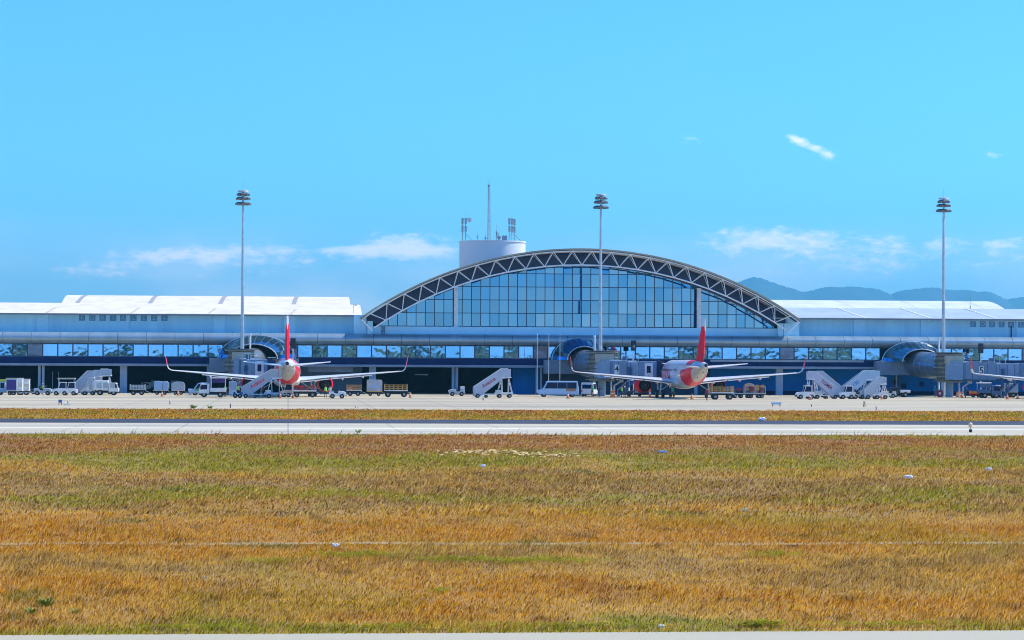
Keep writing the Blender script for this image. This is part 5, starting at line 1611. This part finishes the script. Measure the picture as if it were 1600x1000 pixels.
# litter blown over the grass
def litter(px, py, s, lb, m=plastic, seed=0, name='plastic_bag', flat=.7):
    rg = random.Random(seed+5); x, y = gnd(px, py)
    bm = bmesh.new(); bmesh.ops.create_icosphere(bm, subdivisions=3, radius=s)
    for v in bm.verts:
        n = v.co.normalized()
        f_ = .75+.35*math.sin(n.x*7+seed)*math.cos(n.y*6+seed*2)+.18*rg.uniform(-1, 1)
        v.co = Vector((n.x*s*f_*1.3, n.y*s*f_, n.z*s*f_*flat))
    me = bpy.data.meshes.new(name); bm.to_mesh(me); bm.free(); me.materials.append(m)
    o = bpy.data.objects.new(name, me); COL.objects.link(o)
    o.location = (x, y, s*flat*.75+.05)
    tag(o, lb, 'litter', 'litter on the grass')
litter(524.5, 857, .085, 'crumpled white plastic bag beside the dirt track, left of centre', seed=1)
litter(754.5, 731, .12, 'small white scrap in the grass near the centre', seed=2)
litter(1420, 749, .18, 'torn white plastic bag in the right half of the grass', seed=3, flat=.5)
litter(1545, 736.5, .12, 'small white bag near the right edge of the field', seed=4)
litter(1035, 708.5, .22, 'flat blue plastic sheet in the grass below the middle jet', mat('blue_plastic', (.16, .42, .80), .4), 5, 'plastic_sheet', .32)
litter(1163, 800, .09, 'pale scrap near the thin dirt track', mat('pale_scrap', (.62, .58, .50), .7), 6, flat=.5)
litter(1033, 984.5, .06, 'white stone at the edge of the runway pavement', mat('pale_stone', (.66, .63, .58), .9), 7, 'stone', .6)
litter(1191, 658, .32, 'white bag lying on the dark taxiway shoulder', seed=8, flat=.6)
litter(320, 906, .05, 'pale clod in the grass at lower left', mat('pale_clod', (.5, .4, .3), .9), 9, 'clod', .5)
# ------------------------------------------------------------------ ground crew
def person_mesh(name, J, vest_m, top_m, leg_m):
    """J: joints -> (pos, radius); one continuous skinned surface"""
    E = [('pelvis', 'waist'), ('waist', 'chest'), ('chest', 'neck'), ('neck', 'head'), ('head', 'crown'),
         ('chest', 'shl'), ('shl', 'ell'), ('ell', 'wrl'), ('wrl', 'hal'), ('chest', 'shr'), ('shr', 'elr'), ('elr', 'wrr'), ('wrr', 'har'),
         ('pelvis', 'hil'), ('hil', 'knl'), ('knl', 'anl'), ('anl', 'tol'), ('pelvis', 'hir'), ('hir', 'knr'), ('knr', 'anr'), ('anr', 'tor')]
    for s in 'lr':
        h = Vector(J['ha'+s][0]); w_ = Vector(J['wr'+s][0]); d = (h-w_).normalized()
        sd = d.cross(Vector((0, 1, 0)))
        if sd.length < .1: sd = d.cross(Vector((1, 0, 0)))
        sd.normalize()
        for k, (o_, ln) in enumerate(((-.030, .075), (-.010, .088), (.011, .083), (.030, .065))):
            J['f%s%d' % (s, k)] = (tuple(h+sd*o_+d*ln), .009); E.append(('ha'+s, 'f%s%d' % (s, k)))
        J['t'+s] = (tuple(w_.lerp(h, .5)+Vector((0, -.055, 0))+d*.03), .010); E.append(('ha'+s, 't'+s))
    names = list(J)
    me = bpy.data.meshes.new(name)
    me.from_pydata([J[n][0] for n in names], [(names.index(a), names.index(b)) for a, b in E], [])
    ob = bpy.data.objects.new(name, me); COL.objects.link(ob)
    md = ob.modifiers.new('skin', 'SKIN'); md.use_smooth_shade = True
    sv = me.skin_vertices[0].data
    for i, n in enumerate(names):
        r_ = J[n][1]
        sv[i].radius = (r_, r_) if isinstance(r_, float) else r_
        sv[i].use_root = n == 'pelvis'
    sb = ob.modifiers.new('sub', 'SUBSURF'); sb.levels = sb.render_levels = 2
    bpy.context.view_layer.update()
    out = bpy.data.meshes.new_from_object(ob.evaluated_get(bpy.context.evaluated_depsgraph_get()))
    bpy.data.objects.remove(ob)
    out.materials.clear()
    for m in (skin, top_m, leg_m, black): out.materials.append(m)
    hands = [Vector(J['ha'+s][0]) for s in 'lr']; wr = [Vector(J['wr'+s][0]) for s in 'lr']
    for p in out.polygons:
        c = p.center
        if c.z > J['neck'][0][2]+.02: p.material_index = 0
        elif min((c-h).length for h in hands) < .11: p.material_index = 0
        elif c.z < .10: p.material_index = 3
        elif c.z < J['waist'][0][2]-.06: p.material_index = 2
        else: p.material_index = 1
    # vest shell, hair
    return out
def joints(arm_l=(0, 0), arm_r=(0, 0), step=0.0, lean=0.0):
    """faces -Y; arm = (forward swing, outward swing)"""
    J = {'pelvis': ((0, 0, .95), (.155, .115)), 'waist': ((0, -lean*.15, 1.10), (.145, .105)), 'chest': ((0, -lean*.45, 1.36), (.175, .115)), 'neck': ((0, -lean*.6, 1.53), .06),
         'head': ((0, -.015-lean*.68, 1.63), (.075, .092)), 'crown': ((0, -.005-lean*.72, 1.72), (.068, .085))}
    for s, sg, (fw, ow) in (('l', 1, arm_l), ('r', -1, arm_r)):
        sh = Vector((sg*.20, -lean*.45, 1.43))
        d = Vector((sg*math.sin(.12+ow), -math.sin(fw), -math.cos(fw)*math.cos(.12+ow))).normalized()
        el_ = sh+d*.29; d2 = (d+Vector((0, -.30-.3*abs(fw), .05+.25*abs(fw)))).normalized(); wr = el_+d2*.25; ha = wr+d2*.08
        J.update({'sh'+s: (tuple(sh), .062), 'el'+s: (tuple(el_), .045), 'wr'+s: (tuple(wr), .032), 'ha'+s: (tuple(ha), (.042, .022))})
        st = step*sg
        J.update({'hi'+s: ((sg*.10, 0, .88), .092), 'kn'+s: ((sg*.11, -st*.18-.01, .49), .062), 'an'+s: ((sg*.11, -st*.30+.02, .09), .045), 'to'+s: ((sg*.125, -st*.30-.15, .045), (.045, .035))})
    return J
def vest_mesh(m):
    secs = []
    for z, rx_, ry_ in ((.97, .185, .145), (1.10, .178, .135), (1.25, .192, .145), (1.38, .205, .145), (1.46, .17, .125), (1.50, .09, .09)):
        secs.append([(rx_*math.cos(2*PI*i/20), ry_*math.sin(2*PI*i/20), z) for i in range(20)])
    return MB().loft(secs, caps=False).mesh('vest', m, True)
def face_mesh():
    mb = MB()
    mb.ball((0, -.118, 1.645), .016, 6)
    for x in (-.03, .03): mb.ball((x, -.106, 1.672), .010, 6)
    mb.box(-.022, .022, -.112, -.100, 1.600, 1.606)
    return mb.mesh('face', mat('face_tone', (.24, .11, .07), .6))
hair_me = MB().ball((0, .008, 1.715), .098, 12, 0, (.92, 1.08, .80)).mesh('hair', hairm, True)
cap_me = MB().ball((0, .004, 1.725), .102, 12, 0, (.95, 1.08, .70)).box(-.06, .06, -.19, -.07, 1.712, 1.724).mesh('cap', plastic, True)
face_me = face_mesh()
ear_me = MB().ball((0, 0, 0), .026, 8, 0, (.5, 1, 1.3)).mesh('ear', skin, True)
POSES = {'stand': joints(), 'walk': joints((.35, 0), (-.35, 0), .8), 'reach': joints((1.2, .1), (.9, 0), .2, .12), 'work': joints((.75, .05), (.75, .05), .35, .28)}
BODY = {}
VEST = {}
def person(px, py, rz, pose, lb, vm=lime, top=shirt, leg=trouser, cap=False, at_=None, zoff=0.0):
    k = (pose, top.name, leg.name)
    if k not in BODY: BODY[k] = person_mesh('person', dict(POSES[pose]), vm, top, leg)
    if vm is not None and vm.name not in VEST: VEST[vm.name] = vest_mesh(vm)
    loc = list(at_ or place(px, py)); loc[2] = zoff
    o = bpy.data.objects.new('person', BODY[k]); COL.objects.link(o)
    o.location = loc; o.rotation_euler = (0, 0, rz)
    tag(o, lb, 'person', PPLG)
    ln = {'reach': .12, 'work': .28}.get(pose, 0)
    if vm is not None: put('vest', VEST[vm.name], o, (0, -ln*.3, 0))
    put('cap' if cap else 'hair', cap_me if cap else hair_me, o, (0, -ln*.70, 0))
    f_ = put('face', face_me, o, (0, -ln*.70, 0))
    return o
person(351.5, 620.6, PI, 'walk', 'person in a lime vest walking between the lift truck and the tall container')
person(372, 619.6, R(150), 'stand', 'person in a lime vest standing behind the small cart with blue panels')
person(66, 616.6, R(90), 'reach', 'person in a lime vest at the low tractor near the double columns', cap=True, zoff=0)
person(508.5, 621.6, R(20), 'stand', 'person in a lime vest in front of the right engine of the left jet')
person(515.5, 621.8, R(200), 'stand', 'person in dark clothes beside the lime-vested one at the left jet engine', None, canvas)
person(399, 620, R(100), 'walk', 'person in white shirt under the lettered stairs of the left jet', None, white)
person(411, 619.6, R(250), 'stand', 'person in red top behind the lettered stairs of the left jet', None, red)
person(925.5, 620.4, R(160), 'reach', 'person in green standing by the white van, arms stretched forward', green, green)
person(935.5, 620.8, R(60), 'work', 'person in dark clothes leaning forward right of the white van', None, trouser)
person(971, 621.6, R(120), 'work', 'person in lime vest at the left of the group near the middle jet engine', lime)
person(976, 622.0, R(200), 'stand', 'person in dark clothes in the group near the middle jet engine', None, trouser, trouser, True)
person(983, 621.6, R(260), 'walk', 'person in white shirt right of the group near the middle jet engine', None, white)
person(1051, 622.0, R(180), 'reach', 'person in green top beside the main wheels of the middle jet', green, green)
person(1046.5, 622.3, R(120), 'stand', 'person in white cap left of the green one at the main wheels', None, trouser, trouser, True)
person(1104.5, 626, R(150), 'walk', 'person in red trousers walking in front of the middle jet right engine', None, mat('dark_red_cloth', (.30, .02, .03), .8), trouser)
person(1461, 620.2, R(190), 'stand', 'person in teal overalls beside the bridge 5 rotunda column', None, teal, mat('teal_trousers', (.05, .30, .42), .8), True)
person(1508.5, 622.2, R(130), 'work', 'person in dark blue bending near the low orange barrier', None, trouser, trouser)
